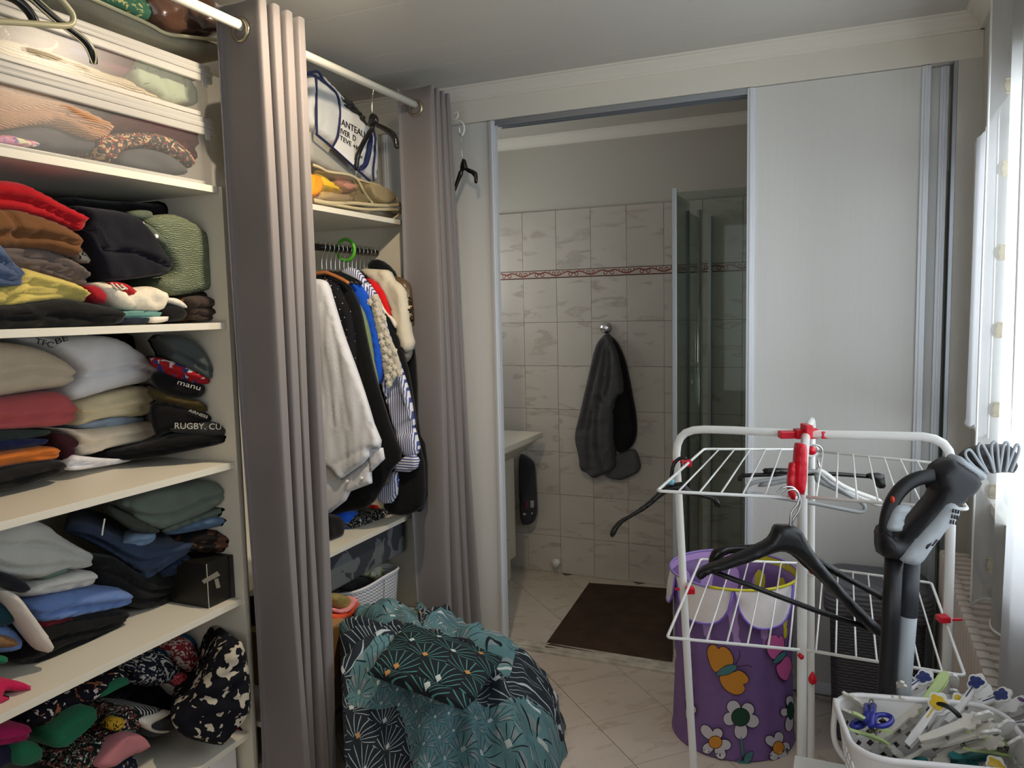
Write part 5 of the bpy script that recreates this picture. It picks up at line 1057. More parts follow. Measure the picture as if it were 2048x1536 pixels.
# ------------------------------------------------------------------ duvet heap
TEAL = fanm('teal_fan_print', (92, 128, 134), (24, 34, 40), (190, 200, 200), (170, 180, 176), 8.5, wedge=(128, 142, 146))
DARKF = fanm('dark_fan_print', (38, 44, 52), (176, 190, 192), (200, 204, 204), (190, 150, 104), 6.0)
DARKT = fanm('dark_teal_fan_print', (30, 36, 42), (84, 150, 150), (200, 210, 210), (196, 142, 84), 6.6)
du = empty('duvet_cover', (-1.25, 2.15, 0), 'crumpled teal and dark fan-print duvet cover heaped on the floor', 'duvet cover')
def heap():
    cx, cy = -1.36, 2.30; H = .43; nr, na = 64, 220; V = []; UV = []; Fc = []; MI = []
    for j in range(nr+1):
        s = j/nr
        for i in range(na):
            a = 2*PI*i/na; R = .44+.03*math.sin(a*3+.8)+.022*math.sin(a*7+2)
            x0, y0 = math.cos(a), math.sin(a)
            # heap profile, draping folds that run down the flanks
            base = H*max(0, 1-s**2.4)**.7*(1-.22*x0*s-.10*y0*s)
            fold = (.5+.5*math.sin(a*11+2.4*math.sin(a*3+s*2.2)+3*s))**1.4*.085*min(1, s*2.2)
            fold += .03*noise.noise(Vector((x0*s*5, y0*s*5, 3)))+.018*noise.noise(Vector((x0*s*13, y0*s*13, 9)))+.022*abs(noise.noise(Vector((x0*s*8+4, y0*s*8, 1))))
            rr = R*s*(1+.05*noise.noise(Vector((a*2, s*3, 5))))+fold*.65*s
            zz = base*(1+.10*noise.noise(Vector((x0*s*3, y0*s*3, 7))))+fold*(.6 if s < .95 else .05)
            q_ = noise.noise(Vector((x0*s*2.2, y0*s*2.2, 11))); rg = max(0, math.sin(24*(x0*s*.8-y0*s*.6)*.42+5*q_))**3*.035*min(1, (1-s)*5)*(.5+noise.noise(Vector((x0*s*3+8, y0*s*3, 2))))
            zz = max(.004, zz+.004+rg)
            X = max(cx+rr*x0, -1.69); Y = cy+rr*y0
            if X < -1.0: Y = max(Y, 1.345*abs(X)+.006*math.sin(a*40))
            V.append((X, Y, zz))
            L = s*R*1.35; UV.append((L*x0+.12*math.sin(a*2+s*3), L*y0+.1*math.sin(s*5+a)))
    for j in range(nr):
        for i in range(na):
            a, b = j*na+i, j*na+(i+1) % na; Fc.append((a, b, b+na, a+na))
            s, an = j/nr, 2*PI*i/na
            v = math.sin(an*3.0+1.9*math.sin(s*4)+.6)+.5*math.sin(an*7+s*6)
            x_, y_ = V[a][0], V[a][1]
            MI.append(1 if v > .35 else 0)
    o = mesh('heaped_cloth', V, Fc, [TEAL, DARKF], du, smooth=True, uv=UV, mi=MI)
heap()
# smooth folded panel lying over the heap
def sheet(name, cs, m, bulge, parent, n=26, uvs=1., th=.012, wr=.006):
    """cs: 4 corners in space; a folded layer with a thickness and soft edges"""
    c = [Vector(p) for p in cs]; V = []; UV = []; Fc = []; nn = (c[1]-c[0]).cross(c[3]-c[0]).normalized()
    if nn.z < 0: nn = -nn
    W_, H_ = (c[1]-c[0]).length, (c[3]-c[0]).length
    for j in range(n+1):
        for i in range(n+1):
            s, t = i/n, j/n; p = c[0].lerp(c[1], s).lerp(c[3].lerp(c[2], s), t); e = min(s, 1-s, t, 1-t)
            V.append(p+nn*(bulge*math.sin(PI*s)*math.sin(PI*t)+th*min(1, e*9)**.5+wr*noise.noise(p*16))); UV.append((s*W_*uvs, t*H_*uvs))
    N = len(V)
    for j in range(n+1):
        for i in range(n+1):
            s, t = i/n, j/n; p = c[0].lerp(c[1], s).lerp(c[3].lerp(c[2], s), t); V.append(p+nn*(bulge*math.sin(PI*s)*math.sin(PI*t)-th)); UV.append((s*W_*uvs, t*H_*uvs))
    for j in range(n):
        for i in range(n): a = j*(n+1)+i; Fc.append((a, a+1, a+n+2, a+n+1)); Fc.append((N+a, N+a+n+1, N+a+n+2, N+a+1))
    rim = [i for i in range(n+1)]+[j*(n+1)+n for j in range(1, n+1)]+[n*(n+1)+i for i in range(n-1, -1, -1)]+[j*(n+1) for j in range(n-1, 0, -1)]
    for a, b in zip(rim, rim[1:]+rim[:1]): Fc.append((b, a, N+a, N+b))
    return mesh(name, V, Fc, m, parent, smooth=True, uv=UV)
P3 = lambda x, y, z: un(x, y, ('Z', z))
sheet('folded_panel', [P3(750, 1325, .46), P3(950, 1392, .43), P3(1005, 1312, .40), P3(812, 1246, .46)], DARKT, .03, du, uvs=1.)
sheet('folded_panel', [P3(735, 1345, .43), P3(925, 1415, .41), P3(948, 1394, .42), P3(752, 1328, .445)], DARKT, .02, du)

# ------------------------------------------------------------------ purple pop-up hamper
HX, HY, HR = -.375, 2.805, .212
hp = empty('laundry_hamper', (HX, HY, 0), 'purple pop-up fabric hamper printed with butterflies and daisies', 'hamper')
PUR = mat('purple_nylon', (122, 92, 148), rough=.5, bump=(22, .5), var=(5, .1)); LIL = mat('lilac_nylon', (186, 150, 210), rough=.5, bump=(30, .4)); YEL = mat('yellow_nylon', (214, 204, 48), rough=.5, bump=(30, .5)); PETAL = mat('white_nylon', (236, 228, 228), rough=.55, bump=(30, .5)); PIPE = mat('violet_piping', (128, 104, 204), rough=.5)
def body_r(z): 
    t = z/.56; return HR*(1.0-.055*math.sin(PI*min(1, max(0, t)))+(.02 if z < .02 else 0))
n = 72; V = []; Fc = []; zs_ = [0, .006, .03, .06, .12, .19, .23, .26, .30, .34, .40, .46, .52, .57]
for z in zs_:
    for i in range(n):
        a = 2*PI*i/n; r = body_r(z)+(.004*math.sin(a*13+z*9) if .05 < z < .55 else 0)+(-.005 if z in (.26,) else 0)
        V.append((HX+r*math.cos(a), HY+r*math.sin(a), z+.002))
for k in range(len(zs_)-1):
    for i in range(n): Fc.append((k*n+i, k*n+(i+1) % n, (k+1)*n+(i+1) % n, (k+1)*n+i))
Fc.append(tuple(range(n))[::-1])
o = mesh('fabric_body', V, Fc, PUR, hp, smooth=True); o.modifiers.new('thickness', 'SOLIDIFY').thickness = .002
HZ = .598; V = []; Fc = []; mi = []
va_ = math.atan2(-HY, -HX)         # towards the viewer
for k, (r, z) in enumerate([(HR-.012, .40), (HR-.006, .5), (HR+.006, HZ-.004)]):
    for i in range(n): a = 2*PI*i/n; V.append((HX+r*math.cos(a), HY+r*math.sin(a), z))
for k in range(2):
    for i in range(n):
        a = 2*PI*(i+.5)/n; d = (a-va_+PI) % (2*PI)-PI
        Fc.append((k*n+i, (k+1)*n+i, (k+1)*n+(i+1) % n, k*n+(i+1) % n)); mi.append(1 if .7 < d < 2.75 else 0)
mesh('lining', V, Fc, [LIL, YEL], hp, smooth=True, mi=mi)
MB().tube([Vector((HX+(HR+.008)*math.cos(2*PI*k/48), HY+(HR+.008)*math.sin(2*PI*k/48), HZ)) for k in range(48)], .0045, 8, True).build('rim', mat('rim_lilac', (150, 128, 196), rough=.5), hp, smooth=True)
MB().tube([Vector((HX+(HR+.010)*math.cos(a), HY+(HR+.010)*math.sin(a), HZ+.001)) for a in [va_-.35+1.9*k/24 for k in range(25)]], .005, 8).build('yellow_rim', YEL, hp, smooth=True)
np_ = 6
for q in range(np_):
    a0 = va_+q*2*PI/np_+.03; a1 = a0+2*PI/np_-.03; V = []; Fc = []; m_ = 16; l_ = 8; low = []
    for i in range(m_+1):
        t = i/m_; a = a0+(a1-a0)*t; dp = .122*(1-abs(2*t-1)**3)**.6+.004
        for j in range(l_+1):
            s = j/l_; r = HR+.010+.012*s*math.sin(PI*t)+.003*math.sin(9*t+5*s)
            V.append((HX+r*math.cos(a), HY+r*math.sin(a), HZ-.002-dp*s))
        low.append(Vector(V[-1]))
    for i in range(m_):
        for j in range(l_): b = i*(l_+1)+j; Fc.append((b, b+1, b+l_+2, b+l_+1))
    mesh('petal_flap', V, Fc, PETAL, hp, smooth=True)
    MB().tube(low, .0038, 6).build('petal_piping', PIPE, hp, smooth=True)
def oncyl(x, y, dr):
    d = ray(x, y); ox_, oy_ = CAM.x-HX, CAM.y-HY; r = HR-.006+dr
    for _ in range(3):
        A = d.x**2+d.y**2; Bq = 2*(ox_*d.x+oy_*d.y); Cq = ox_**2+oy_**2-r*r; disc = Bq*Bq-4*A*Cq
        if disc < 0: disc = 0
        t = (-Bq-math.sqrt(disc))/(2*A); p = CAM+d*t; r = body_r(max(0, p.z))+.004+dr
    return p
HZm = lambda L: Zm(1300, 1080, 3.3675, L)
def decal(name, px, m, dr=.0035, outline=True):
    P = smooth_line([Vector((x, y, 0)) for x, y in px], 2, True); c = sum(P, Vector())/len(P)
    def fanpts(P, c, dr, nm, mt):
        V = [oncyl(c.x, c.y, dr)]; n = len(P); Fc = []
        for s in (.34, .67, 1.):
            for p in P: q = c.lerp(p, s); V.append(oncyl(q.x, q.y, dr))
        for i in range(n): Fc.append((0, 1+(i+1) % n, 1+i))
        for k in range(2):
            for i in range(n): Fc.append((1+k*n+i, 1+k*n+(i+1) % n, 1+(k+1)*n+(i+1) % n, 1+(k+1)*n+i))
        mesh(nm, V, Fc, mt, hp)
    if outline: fanpts([c+(p-c)*(1+1.3/max(3, (p-c).length)) for p in P], c, dr-.0012, 'print_outline', mat('print_black', (26, 14, 30), rough=.6))
    fanpts(P, c, dr, name, m)
ORG = mat('print_orange', (206, 138, 44), rough=.6); PNK = mat('print_pink', (206, 96, 158), rough=.6); TEA = mat('print_teal', (72, 122, 126), rough=.6); PW = mat('print_white', (200, 196, 204), rough=.6); DGR = mat('print_green', (24, 66, 48), rough=.6)
decal('butterfly_wing', HZm([(385,770),(388,730),(410,705),(440,706),(462,740),(478,718),(510,722),(545,755),(562,800),(560,838),(510,848),(470,872),(440,895),(408,850)]), ORG)
decal('butterfly_wing', HZm([(465,920),(500,908),(560,893),(600,876),(640,900),(667,935),(655,965),(622,970),(642,995),(630,1025),(600,1042),(560,1040),(510,1010),(478,965)]), ORG)
decal('butterfly_body', HZm([(436,913),(470,872),(520,842),(575,838),(588,856),(570,882),(510,912)]), TEA, .005)
decal('butterfly_wing', HZm([(782,710),(795,660),(830,636),(858,645),(868,668),(880,642),(900,655),(908,735),(860,770),(838,812),(798,775)]), PNK)
decal('butterfly_wing', HZm([(846,850),(880,830),(922,772),(948,805),(958,860),(945,890),(925,948),(890,940),(862,905)]), PNK)
decal('butterfly_body', HZm([(822,842),(850,785),(905,746),(922,756),(895,808)]), TEA, .005)
decal('butterfly_wing', HZm([(240,800),(258,812),(272,860),(262,890),(242,860)]), PNK)
def flower(c, pet, rc, pc, pr_):
    for a in pet: 
        d = Vector((a[0]-c[0], a[1]-c[1])); L = d.length; d.normalize(); nn = Vector((-d.y, d.x)); w = pr_
        P = [(c[0]+d.x*t*L*1.5+nn.x*s*w, c[1]+d.y*t*L*1.5+nn.y*s*w) for t, s in ((.12, -.25), (.5, -.95), (.85, -.9), (1.02, -.3), (1.02, .3), (.85, .9), (.5, .95), (.12, .25))]
        decal('daisy_petal', HZm(P), PW, .0035)
    decal('daisy_centre', HZm([(c[0]+rc[0]*math.cos(k*PI/5), c[1]+rc[1]*math.sin(k*PI/5)) for k in range(10)]), pc, .0055)
flower((610,1193), [(562,1125),(660,1140),(690,1220),(612,1290),(535,1205)], (62,62), DGR, 46)
flower((440,1362), [(382,1290),(455,1302),(508,1380),(474,1435),(388,1405)], (45,42), ORG, 36)
flower((866,1400), [(812,1352),(868,1330),(915,1392),(895,1450),(836,1452)], (38,45), ORG, 32)
flower((948,1150), [(943,1085),(905,1160),(938,1240)], (22,60), DGR, 28)
flower((256,1095), [(262,1020),(286,1140),(262,1175)], (16,50), DGR, 24)
decal('daisy_stem', HZm([(606,1320),(620,1320),(636,1490),(622,1500)]), TEA, .0035); decal('daisy_leaf', HZm([(632,1480),(645,1440),(690,1418),(695,1440),(672,1500),(640,1508)]), TEA, .004); decal('daisy_leaf', HZm([(570,1468),(610,1490),(668,1500),(660,1512),(620,1512),(600,1500)]), TEA, .004)
decal('daisy_leaf', HZm([(255,1340),(285,1310),(280,1350),(262,1395)]), TEA, .0035)
for pts in ([(578,835),(600,800),(608,760),(596,740)], [(588,858),(630,845),(670,845),(685,858)], [(915,740),(930,700),(934,640)], [(250,760),(275,765),(285,785)]):
    MB().tube(smooth_line([oncyl(*HZm([q])[0], .004) for q in pts], 2), .0011, 5).build('antenna', mat('print_black', (26, 14, 30)), hp)

# ------------------------------------------------------------------ dark wicker laundry box
wk = empty('wicker_laundry_box', (.09, 2.98, 0), 'dark grey wicker-look laundry box with padded lid in the corner', 'laundry box')
def weave(name, c, sc):
    N = NT(name); b = N.b; b.inputs['Roughness'].default_value = .55
    sp = N.n('ShaderNodeSeparateXYZ', i0=N.n('ShaderNodeTexCoord').outputs['Object'])
    h = N.math('ADD', sp.outputs[0], sp.outputs[1]); u = N.math('MULTIPLY', h, sc); v = N.math('MULTIPLY', sp.outputs[2], sc*1.6)
    par = N.math('MODULO', N.math('ADD', N.math('FLOOR', u), N.math('FLOOR', v)), 2.)
    w = N.math('MULTIPLY', N.math('SINE', N.math('MULTIPLY', N.math('FRACT', v), PI)), N.math('ADD', N.math('MULTIPLY', N.math('ABSOLUTE', par), .4), .6))
    N.L(N.mix(w, tuple(q*.4 for q in s2l(c)), s2l(c)), b.inputs['Base Color']); N.L(N.n('ShaderNodeBump', iStrength=.8, iDistance=.004, iHeight=w).outputs[0], b.inputs['Normal']); return N.m
WKM = weave('dark_wicker', (84, 84, 90), 60)
WKL = weave('dark_wicker_lid', (104, 104, 110), 40)
def rrect(cx, cy, w, h, r, z, n=8):
    P = []
    for sx, sy, a0 in ((1, 1, 0), (-1, 1, 90), (-1, -1, 180), (1, -1, 270)):
        for k in range(n+1):
            a = math.radians(a0+90*k/n); P.append(Vector((cx+sx*(w/2-r)+r*math.cos(a), cy+sy*(h/2-r)+r*math.sin(a), z)))
    return P
def stackloops(name, loops, m, parent, cap=(1, 1), smooth=True):
    V = [p for l in loops for p in l]; n = len(loops[0]); Fc = []
    for k in range(len(loops)-1):
        for i in range(n): Fc.append((k*n+i, k*n+(i+1) % n, (k+1)*n+(i+1) % n, (k+1)*n+i))
    if cap[0]: Fc.append(tuple(range(n))[::-1])
    if cap[1]: Fc.append(tuple((len(loops)-1)*n+i for i in range(n)))
    return mesh(name, V, Fc, m, parent, smooth=smooth)
wc = (.095, 2.975)
stackloops('box_body', [rrect(*wc, w, h, .04, z) for w, h, z in ((.27, .24, 0), (.275, .245, .01), (.30, .27, .45), (.30, .27, .47))], WKM, wk)
stackloops('lid', [rrect(*wc, w, h, r, z) for w, h, r, z in ((.33, .30, .05, .462), (.342, .312, .055, .48), (.345, .315, .06, .52), (.335, .305, .06, .545), (.30, .27, .05, .562), (.24, .21, .04, .568))], WKL, wk)

# ------------------------------------------------------------------ airer
ar = empty('drying_rack', (-.1, 1.8, 0), 'white tower clothes airer with red joints standing in the foreground', 'drying rack')
def D_(x, y, d): 
    P0, nn = plane(('D', d)); return un(x, y, ('D', d))
def df(x): return 1.94-.30*(x-1350)/553
fr = [(1398,1700),(1385,1500),(1368,1200),(1358,1000),(1352,915),(1356,880),(1376,861),(1420,858),(1612,868),(1800,872),(1862,874),(1895,892),(1905,930),(1903,1000),(1893,1340),(1880,1750)]
tubeo('side_frame', [D_(x, y, df(x)) for x, y in fr], .0098, WMETAL, ar, it=1, n=14)
d2 = 1.56; d3 = 2.12
f2 = [D_(1603,1750,d2), D_(1604,1300,d2), D_(1605,960,d2), D_(1606,925,d2), D_(1608,905,d2+.05), D_(1612,868,1.80), D_(1622,840,d3-.06), D_(1624,846,d3), D_(1623,900,d3), D_(1622,1200,d3), D_(1622,1500,d3), D_(1622,1560,d3)]
tubeo('centre_frame', f2, .0098, WMETAL, ar, it=1, n=14)
def wires(z, B0, B1, F0, F1, n, nm, bmid=None):
    b0, b1, f0, f1 = [P3(*p, z) for p in (B0, B1, F0, F1)]
    tubeo('shelf_frame', rounded([b1, b0, f0, f1]), .0034, WMETAL, ar, it=0, n=8)
    for k in range(1, n+1):
        t = k/(n+.5); tubeo('wire', [b0.lerp(b1, t), f0.lerp(f1, t)], .0021, WMETAL, ar, it=0, n=6)
wires(1.15, (1408,898), (1610,899), (1314,982), (1597,996), 6, 'a')
wires(1.15, (1868,926), (1632,902), (1936,1019), (1612,994), 7, 'b')
wires(.84, (1401,1118), (1612,1127), (1334,1275), (1600,1300), 6, 'c')
wires(.84, (1863,1166), (1632,1134), (1930,1352), (1612,1300), 7, 'd')
def redbox(px, d, w, h, dz=.012, nm='red_clip'):
    x, y = px; s = d/F_PX; c = D_(x, y, d); r_ = Vector((math.cos(YAW), -math.sin(YAW), 0)); V = []
    for a in (-1, 1):
        for b, c_ in ((-1, -1), (1, -1), (1, 1), (-1, 1)): V.append(c+r_*(b*w*s/2)+Vector((0, 0, 1))*(c_*h*s/2)+FH*(a*dz))
    bm = bmesh.new(); vs = [bm.verts.new(v) for v in V]
    for f in ((0,1,2,3),(4,7,6,5),(0,4,5,1),(1,5,6,2),(2,6,7,3),(3,7,4,0)): bm.faces.new([vs[i] for i in f])
    bmesh.ops.bevel(bm, geom=bm.edges[:], offset=min(.003, w*s*.2), segments=2, affect='EDGES', profile=.6); bmesh.ops.recalc_face_normals(bm, faces=bm.faces)
    bm.verts.index_update(); VV = [v.co.copy() for v in bm.verts]; FF = [[v.index for v in f.verts] for f in bm.faces]; bm.free()
    return mesh(nm, VV, FF, REDP, ar)
redbox((1374,926), df(1374)-.02, 16, 13); redbox((1358,923), df(1358), 30, 6, .004); redbox((1380,1180), df(1380)-.02, 17, 13); redbox((1362,1178), df(1362), 26, 5, .004)
redbox((1886,1237), df(1890)-.02, 22, 13); redbox((1905,1239), df(1905), 40, 5, .004)
redbox((1612,867), 1.795, 46, 20, .013, 'red_joint'); redbox((1573,869), 1.80, 30, 15, .012, 'red_joint'); redbox((1655,869), 1.78, 30, 15, .012, 'red_joint'); redbox((1613,862), 1.78, 14, 28, .02, 'red_joint')
puff('red_bracket', Zm(1480,880,6.4,[(735,60),(760,45),(850,60),(862,90),(862,460),(830,700),(790,705),(735,680),(705,620),(712,300)]), ('D', 1.535), REDP, .008, .02, ar, sp=.008, wr=0, it=1)
puff('red_bracket', Zm(1480,880,6.4,[(640,320),(690,290),(710,300),(690,620),(720,700),(700,790),(660,760),(620,620)]), ('D', 1.52), REDP, .007, .014, ar, sp=.008, wr=0, it=1)
for q, d, s in (((1623,901), d3-.015, .011), ((1601,1312), d2-.010, .005), ((1625,1140), d3-.012, .010)):
    c = D_(*q, d); nn = -FH; M_ = [c+nn*.002]
    MB().tube([c+nn*.006, c-nn*.004], s, 12).build('red_pin', REDP, ar, smooth=True)
    if s > .006: MB().tube([c+Vector((math.cos(YAW)*math.cos(a), -math.sin(YAW)*math.cos(a), math.sin(a)*.9))*(s+.006) for a in [2*PI*k/20 for k in range(20)]], .0032, 6, True).build('wire_eye', WMETAL, ar, smooth=True)
c = D_(1625,1358,d3-.01); MB().lathe(c, [(0,-.018),(.010,-.010),(.012,0),(.008,.010),(.003,.020),(0,.022)], 14).build('red_knob', REDP, ar, smooth=True)
# hangers on the airer
BG = mat('black_gloss', (26, 25, 24), rough=.22); GP = mat('grey_plastic', (150, 152, 152), rough=.4)
Q4 = lambda L: Zm(1200, 800, 3.414, L); Q5 = lambda L: Zm(1380, 960, 4.8, L); Q6 = lambda L: Zm(1480, 880, 6.4, L)
def dp(L, d): return [D_(x, y, d) for x, y in L]
h1 = empty('black_hanger', D_(1350, 975, 1.80), 'black ribbed hanger with blue neck band on the left post of the airer', 'hanger')
tubeo('hook', dp(Q4([(590,400),(570,392),(530,405),(500,440),(490,500),(485,560)]), 1.80), .0045, BG, h1, it=2)
tubeo('neck_band', dp(Q4([(488,540),(484,575)]), 1.79), .007, mat('blue_band', (120, 190, 214), rough=.4), h1, it=0, label='light blue band')
puff('hanger_body', Q4([(430,590),(500,575),(570,560),(600,590),(620,615),(700,645),(780,660),(820,690),(826,730),(798,735),(790,700),(740,675),(640,655),(560,645),(490,630),(430,650),(330,740),(220,800),(140,850),(95,940),(68,935),(75,890),(130,825),(220,780),(320,705),(390,640)]), ('D', 1.80), BG, .006, .010, h1, sp=.008, wr=0, it=1)
h2 = empty('wide_black_hanger', D_(1580, 1080, 1.44), 'large wide-shouldered black hanger with trouser bar, frontmost on the airer', 'hanger')
puff('hanger_body', Q5([(840,440),(1000,445),(1075,490),(1110,560),(1180,680),(1300,840),(1500,1080),(1700,1285),(1860,1430),(1860,1530),(1790,1500),(1700,1430),(1500,1220),(1300,1000),(1150,850),(1020,730),(900,682),(780,710),(600,785),(350,865),(180,905),(110,962),(72,955),(78,905),(150,840),(350,770),(600,660),(750,590),(800,520),(815,460)]), ('D', 1.44), BLACKP, .012, .018, h2, sp=.010, wr=0, it=1)
tubeo('trouser_bar', dp(Q5([(225,880),(700,1060),(1200,1250),(1700,1420)]), 1.45), .0052, BLACKP, h2, it=0)
tubeo('hook', dp(Q5([(962,445),(965,330),(985,290),(1030,240),(1048,180),(1040,120),(1000,85),(930,100),(880,150)]), 1.44), .0022, HK, h2, it=2)
h3 = empty('black_hanger', D_(1600, 1090, 1.50), 'second black hanger with clips, directly behind the large wide-shouldered one', 'hanger')
puff('hanger_body', Q5([(192,830),(190,770),(230,680),(290,642),(520,640),(720,625),(900,560),(1000,560),(1100,640),(1250,750),(1480,890),(1550,945),(1700,1020),(1880,1110),(1880,1180),(1700,1080),(1540,990),(1400,920),(1200,830),(1000,690),(800,640),(620,690),(400,700),(310,740),(270,800),(240,840)]), ('D', 1.50), BG, .007, .012, h3, sp=.010, wr=0, it=1)
tubeo('hook', dp(Q5([(975,445),(985,380),(1040,310),(1065,230),(1050,150),(1000,70),(930,62),(870,80),(835,125)]), 1.50), .0022, HK, h3, it=2)
puff('clip', Q5([(1600,1290),(1680,1280),(1700,1350),(1660,1365),(1610,1340)]), ('D', 1.47), BG, .008, .02, h3, wr=0, it=1)
h4 = empty('grey_hanger', D_(1600, 960, 1.95), 'grey moulded hanger with hooked ends hung inside the upper wires', 'hanger')
tubeo('left_arm', dp(Q6([(900,400),(760,420),(620,470),(400,505),(200,535),(100,580),(62,640),(100,690),(200,690),(400,720),(900,800),(1400,900),(1560,930),(1605,880),(1580,810),(1450,740),(1250,610),(1100,520),(990,400)]), 1.95), .0055, GP, h4, it=1, closed=True)
puff('web', Q6([(300,520),(600,470),(860,420),(880,520),(760,520),(560,560),(330,600),(200,600)]), ('D', 1.95), GP, .003, .006, h4, sp=.01, wr=0, it=1)
puff('web', Q6([(960,380),(1060,480),(1250,580),(1480,720),(1400,740),(1200,650),(1000,560),(960,520)]), ('D', 1.95), GP, .003, .006, h4, sp=.01, wr=0, it=1)
tubeo('hook', dp(Q6([(1020,360),(990,250),(1040,190),(1060,130),(1020,75),(950,60),(880,70)]), 1.95), .0022, HK, h4, it=2)
h5 = empty('white_hanger', D_(1700, 990, 2.0), 'white plastic hanger behind the grey one on the airer', 'hanger')
tubeo('arm', dp(Q6([(980,380),(1080,420),(1250,560),(1450,660),(1700,750),(1795,785),(1790,830),(1700,800),(1500,720),(1330,640)]), 2.0), .007, WPLAS, h5, it=1)
tubeo('hook', dp(Q6([(1030,370),(1000,260),(1055,180),(1050,110),(1000,70),(930,60)]), 2.0), .0022, HK, h5, it=2)
h6 = empty('trouser_hanger', D_(1620, 950, 2.05), 'black trouser hanger bar with sliding clips lying behind the upper wires', 'hanger')
tubeo('bar', dp(Q6([(0,520),(0,470),(60,450),(600,440),(1080,425),(1700,470)]), 2.05), .0058, BG, h6, it=1)
tubeo('upper_bar', dp(Q6([(310,400),(450,395),(900,415)]), 2.05), .008, BG, h6, it=0)
puff('clip', Q6([(1640,430),(1850,430),(1850,500),(1875,620),(1760,622),(1715,510),(1650,490)]), ('D', 2.04), BG, .006, .014, h6, sp=.008, wr=0, it=1)
puff('clip', Q6([(305,380),(470,378),(540,400),(470,440),(310,420)]), ('D', 2.04), BG, .006, .014, h6, sp=.008, wr=0, it=1)

# ------------------------------------------------------------------ upright cleaner with comb nozzle
vc = empty('upright_vacuum', D_(1790, 1400, 1.34), 'black and grey upright vacuum handle and tube with a comb-like nozzle', 'vacuum cleaner')
VB = mat('vacuum_black', (24, 24, 27), rough=.42); VG = mat('vacuum_grey', (158, 164, 168), rough=.42)
U5 = lambda L: Zm(1600, 800, 3.413, L); U7 = lambda L: Zm(1600, 1100, 3.522, L); dv = 1.34
tubeo('black_tube', [D_(*U7([(662,60)])[0], dv), D_(*U7([(640,500)])[0], dv), D_(*U7([(612,960)])[0], dv), D_(*U7([(590,1400)])[0], dv), D_(*U7([(560,2100)])[0], dv)], .0152, VB, vc, it=0, n=20)
tubeo('dark_tube', [D_(*U7([(782,90)])[0], dv+.01), D_(*U7([(762,490)])[0], dv+.01)], .0152, mat('vacuum_dark', (58, 60, 66), rough=.45), vc, it=0, n=20)
tubeo('grey_tube', [D_(*U7([(760,470)])[0], dv+.005), D_(*U7([(722,930)])[0], dv+.005), D_(*U7([(660,2100)])[0], dv+.005)], .0150, VG, vc, it=0, n=20)
tubeo('handle_loop', dp(U5([(610,1000),(585,900),(600,770),(650,650),(740,560),(850,515),(960,520)]), dv), [.013]*28, VB, vc, it=2, n=14) if False else MB().tube(smooth_line(dp(U5([(612,1000),(585,900),(600,770),(650,650),(740,560),(850,520),(980,520)]), dv), 2), .0125, 14).build('handle_loop', VB, vc, smooth=True)
puff('barrel', U5([(930,480),(990,430),(1060,400),(1260,545),(1180,640),(1110,700),(1060,730),(940,850),(820,1000),(720,1110),(610,1085),(565,1070),(562,880),(620,930),(690,955),(830,770),(957,625),(925,560)]), ('D', dv-.012), VB, .02, .036, vc, sp=.008, wr=0, it=1)
puff('grey_cover', U5([(1005,715),(1050,702),(1092,735),(1085,790),(1010,880),(940,960),(822,1135),(760,1125),(700,1110),(693,1070),(850,900),(980,750)]), ('D', dv-.034), VG, .010, .03, vc, sp=.008, wr=0, it=1)
puff('trigger', U5([(650,730),(680,716),(765,728),(765,748),(722,785),(705,880),(690,902),(620,897),(590,880),(602,830),(625,770)]), ('D', dv-.012), VG, .008, .02, vc, sp=.006, wr=0, it=1, creases=[U5([(640,770),(720,790)]), U5([(630,805),(715,825)]), U5([(625,840),(710,855)])], cdp=.003, cw=.002)
puff('red_button', U5([(625,670),(635,655),(648,665),(648,690),(638,708),(626,700)]), ('D', dv-.014), mat('button_red', (196, 54, 34), rough=.35), .004, .006, vc, sp=.005, wr=0)
puff('nozzle_collar', U5([(1050,410),(1090,380),(1125,402),(1285,502),(1252,556),(1190,540),(1060,440)]), ('D', dv-.006), VG, .014, .03, vc, sp=.006, wr=0, it=1)
for k in range(9):
    a, b = divmod(k, 3); q = (1045+a*18-b*8, 745+b*38+a*4); puff('vent_slot', U5([(q[0],q[1]),(q[0]+9,q[1]-2),(q[0]+6,q[1]+24),(q[0]-4,q[1]+24)]), ('D', dv-.0455), VB, .0005, .002, vc, wr=0, it=0, sp=.004)
puff('vent_slot', U5([(860,1010),(870,990),(900,975),(895,990),(865,1020)]), ('D', dv-.0452), VB, .0005, .002, vc, wr=0, it=0, sp=.004); puff('vent_slot', U5([(900,995),(935,955),(945,955),(905,1000)]), ('D', dv-.0452), VB, .0005, .002, vc, wr=0, it=0, sp=.004)
puff('nozzle_mouth', U5([(1110,420),(1160,370),(1220,335),(1330,318),(1480,318),(1480,500),(1400,492),(1285,505)]), ('D', dv+.012), mat('nozzle_dark', (40, 38, 40), rough=.5), .012, .03, vc, sp=.008, wr=0, it=1)
for pr_ in ([(1265,515),(1190,455),(1135,395),(1125,355),(1150,335),(1175,350),(1225,430),(1285,500)], [(1285,500),(1240,420),(1212,345),(1218,300),(1240,292),(1258,320),(1300,400),(1328,495)], [(1328,495),(1312,400),(1304,310),(1322,282),(1342,288),(1350,330),(1352,400),(1362,492)], [(1362,492),(1376,400),(1388,310),(1405,285),(1425,295),(1420,400),(1405,490)], [(1405,490),(1440,400),(1470,310),(1490,300),(1500,340),(1470,420),(1440,490)]):
    tubeo('comb_prong', dp(U5(pr_), dv-.010), .0024, VG, vc, it=2, n=8)

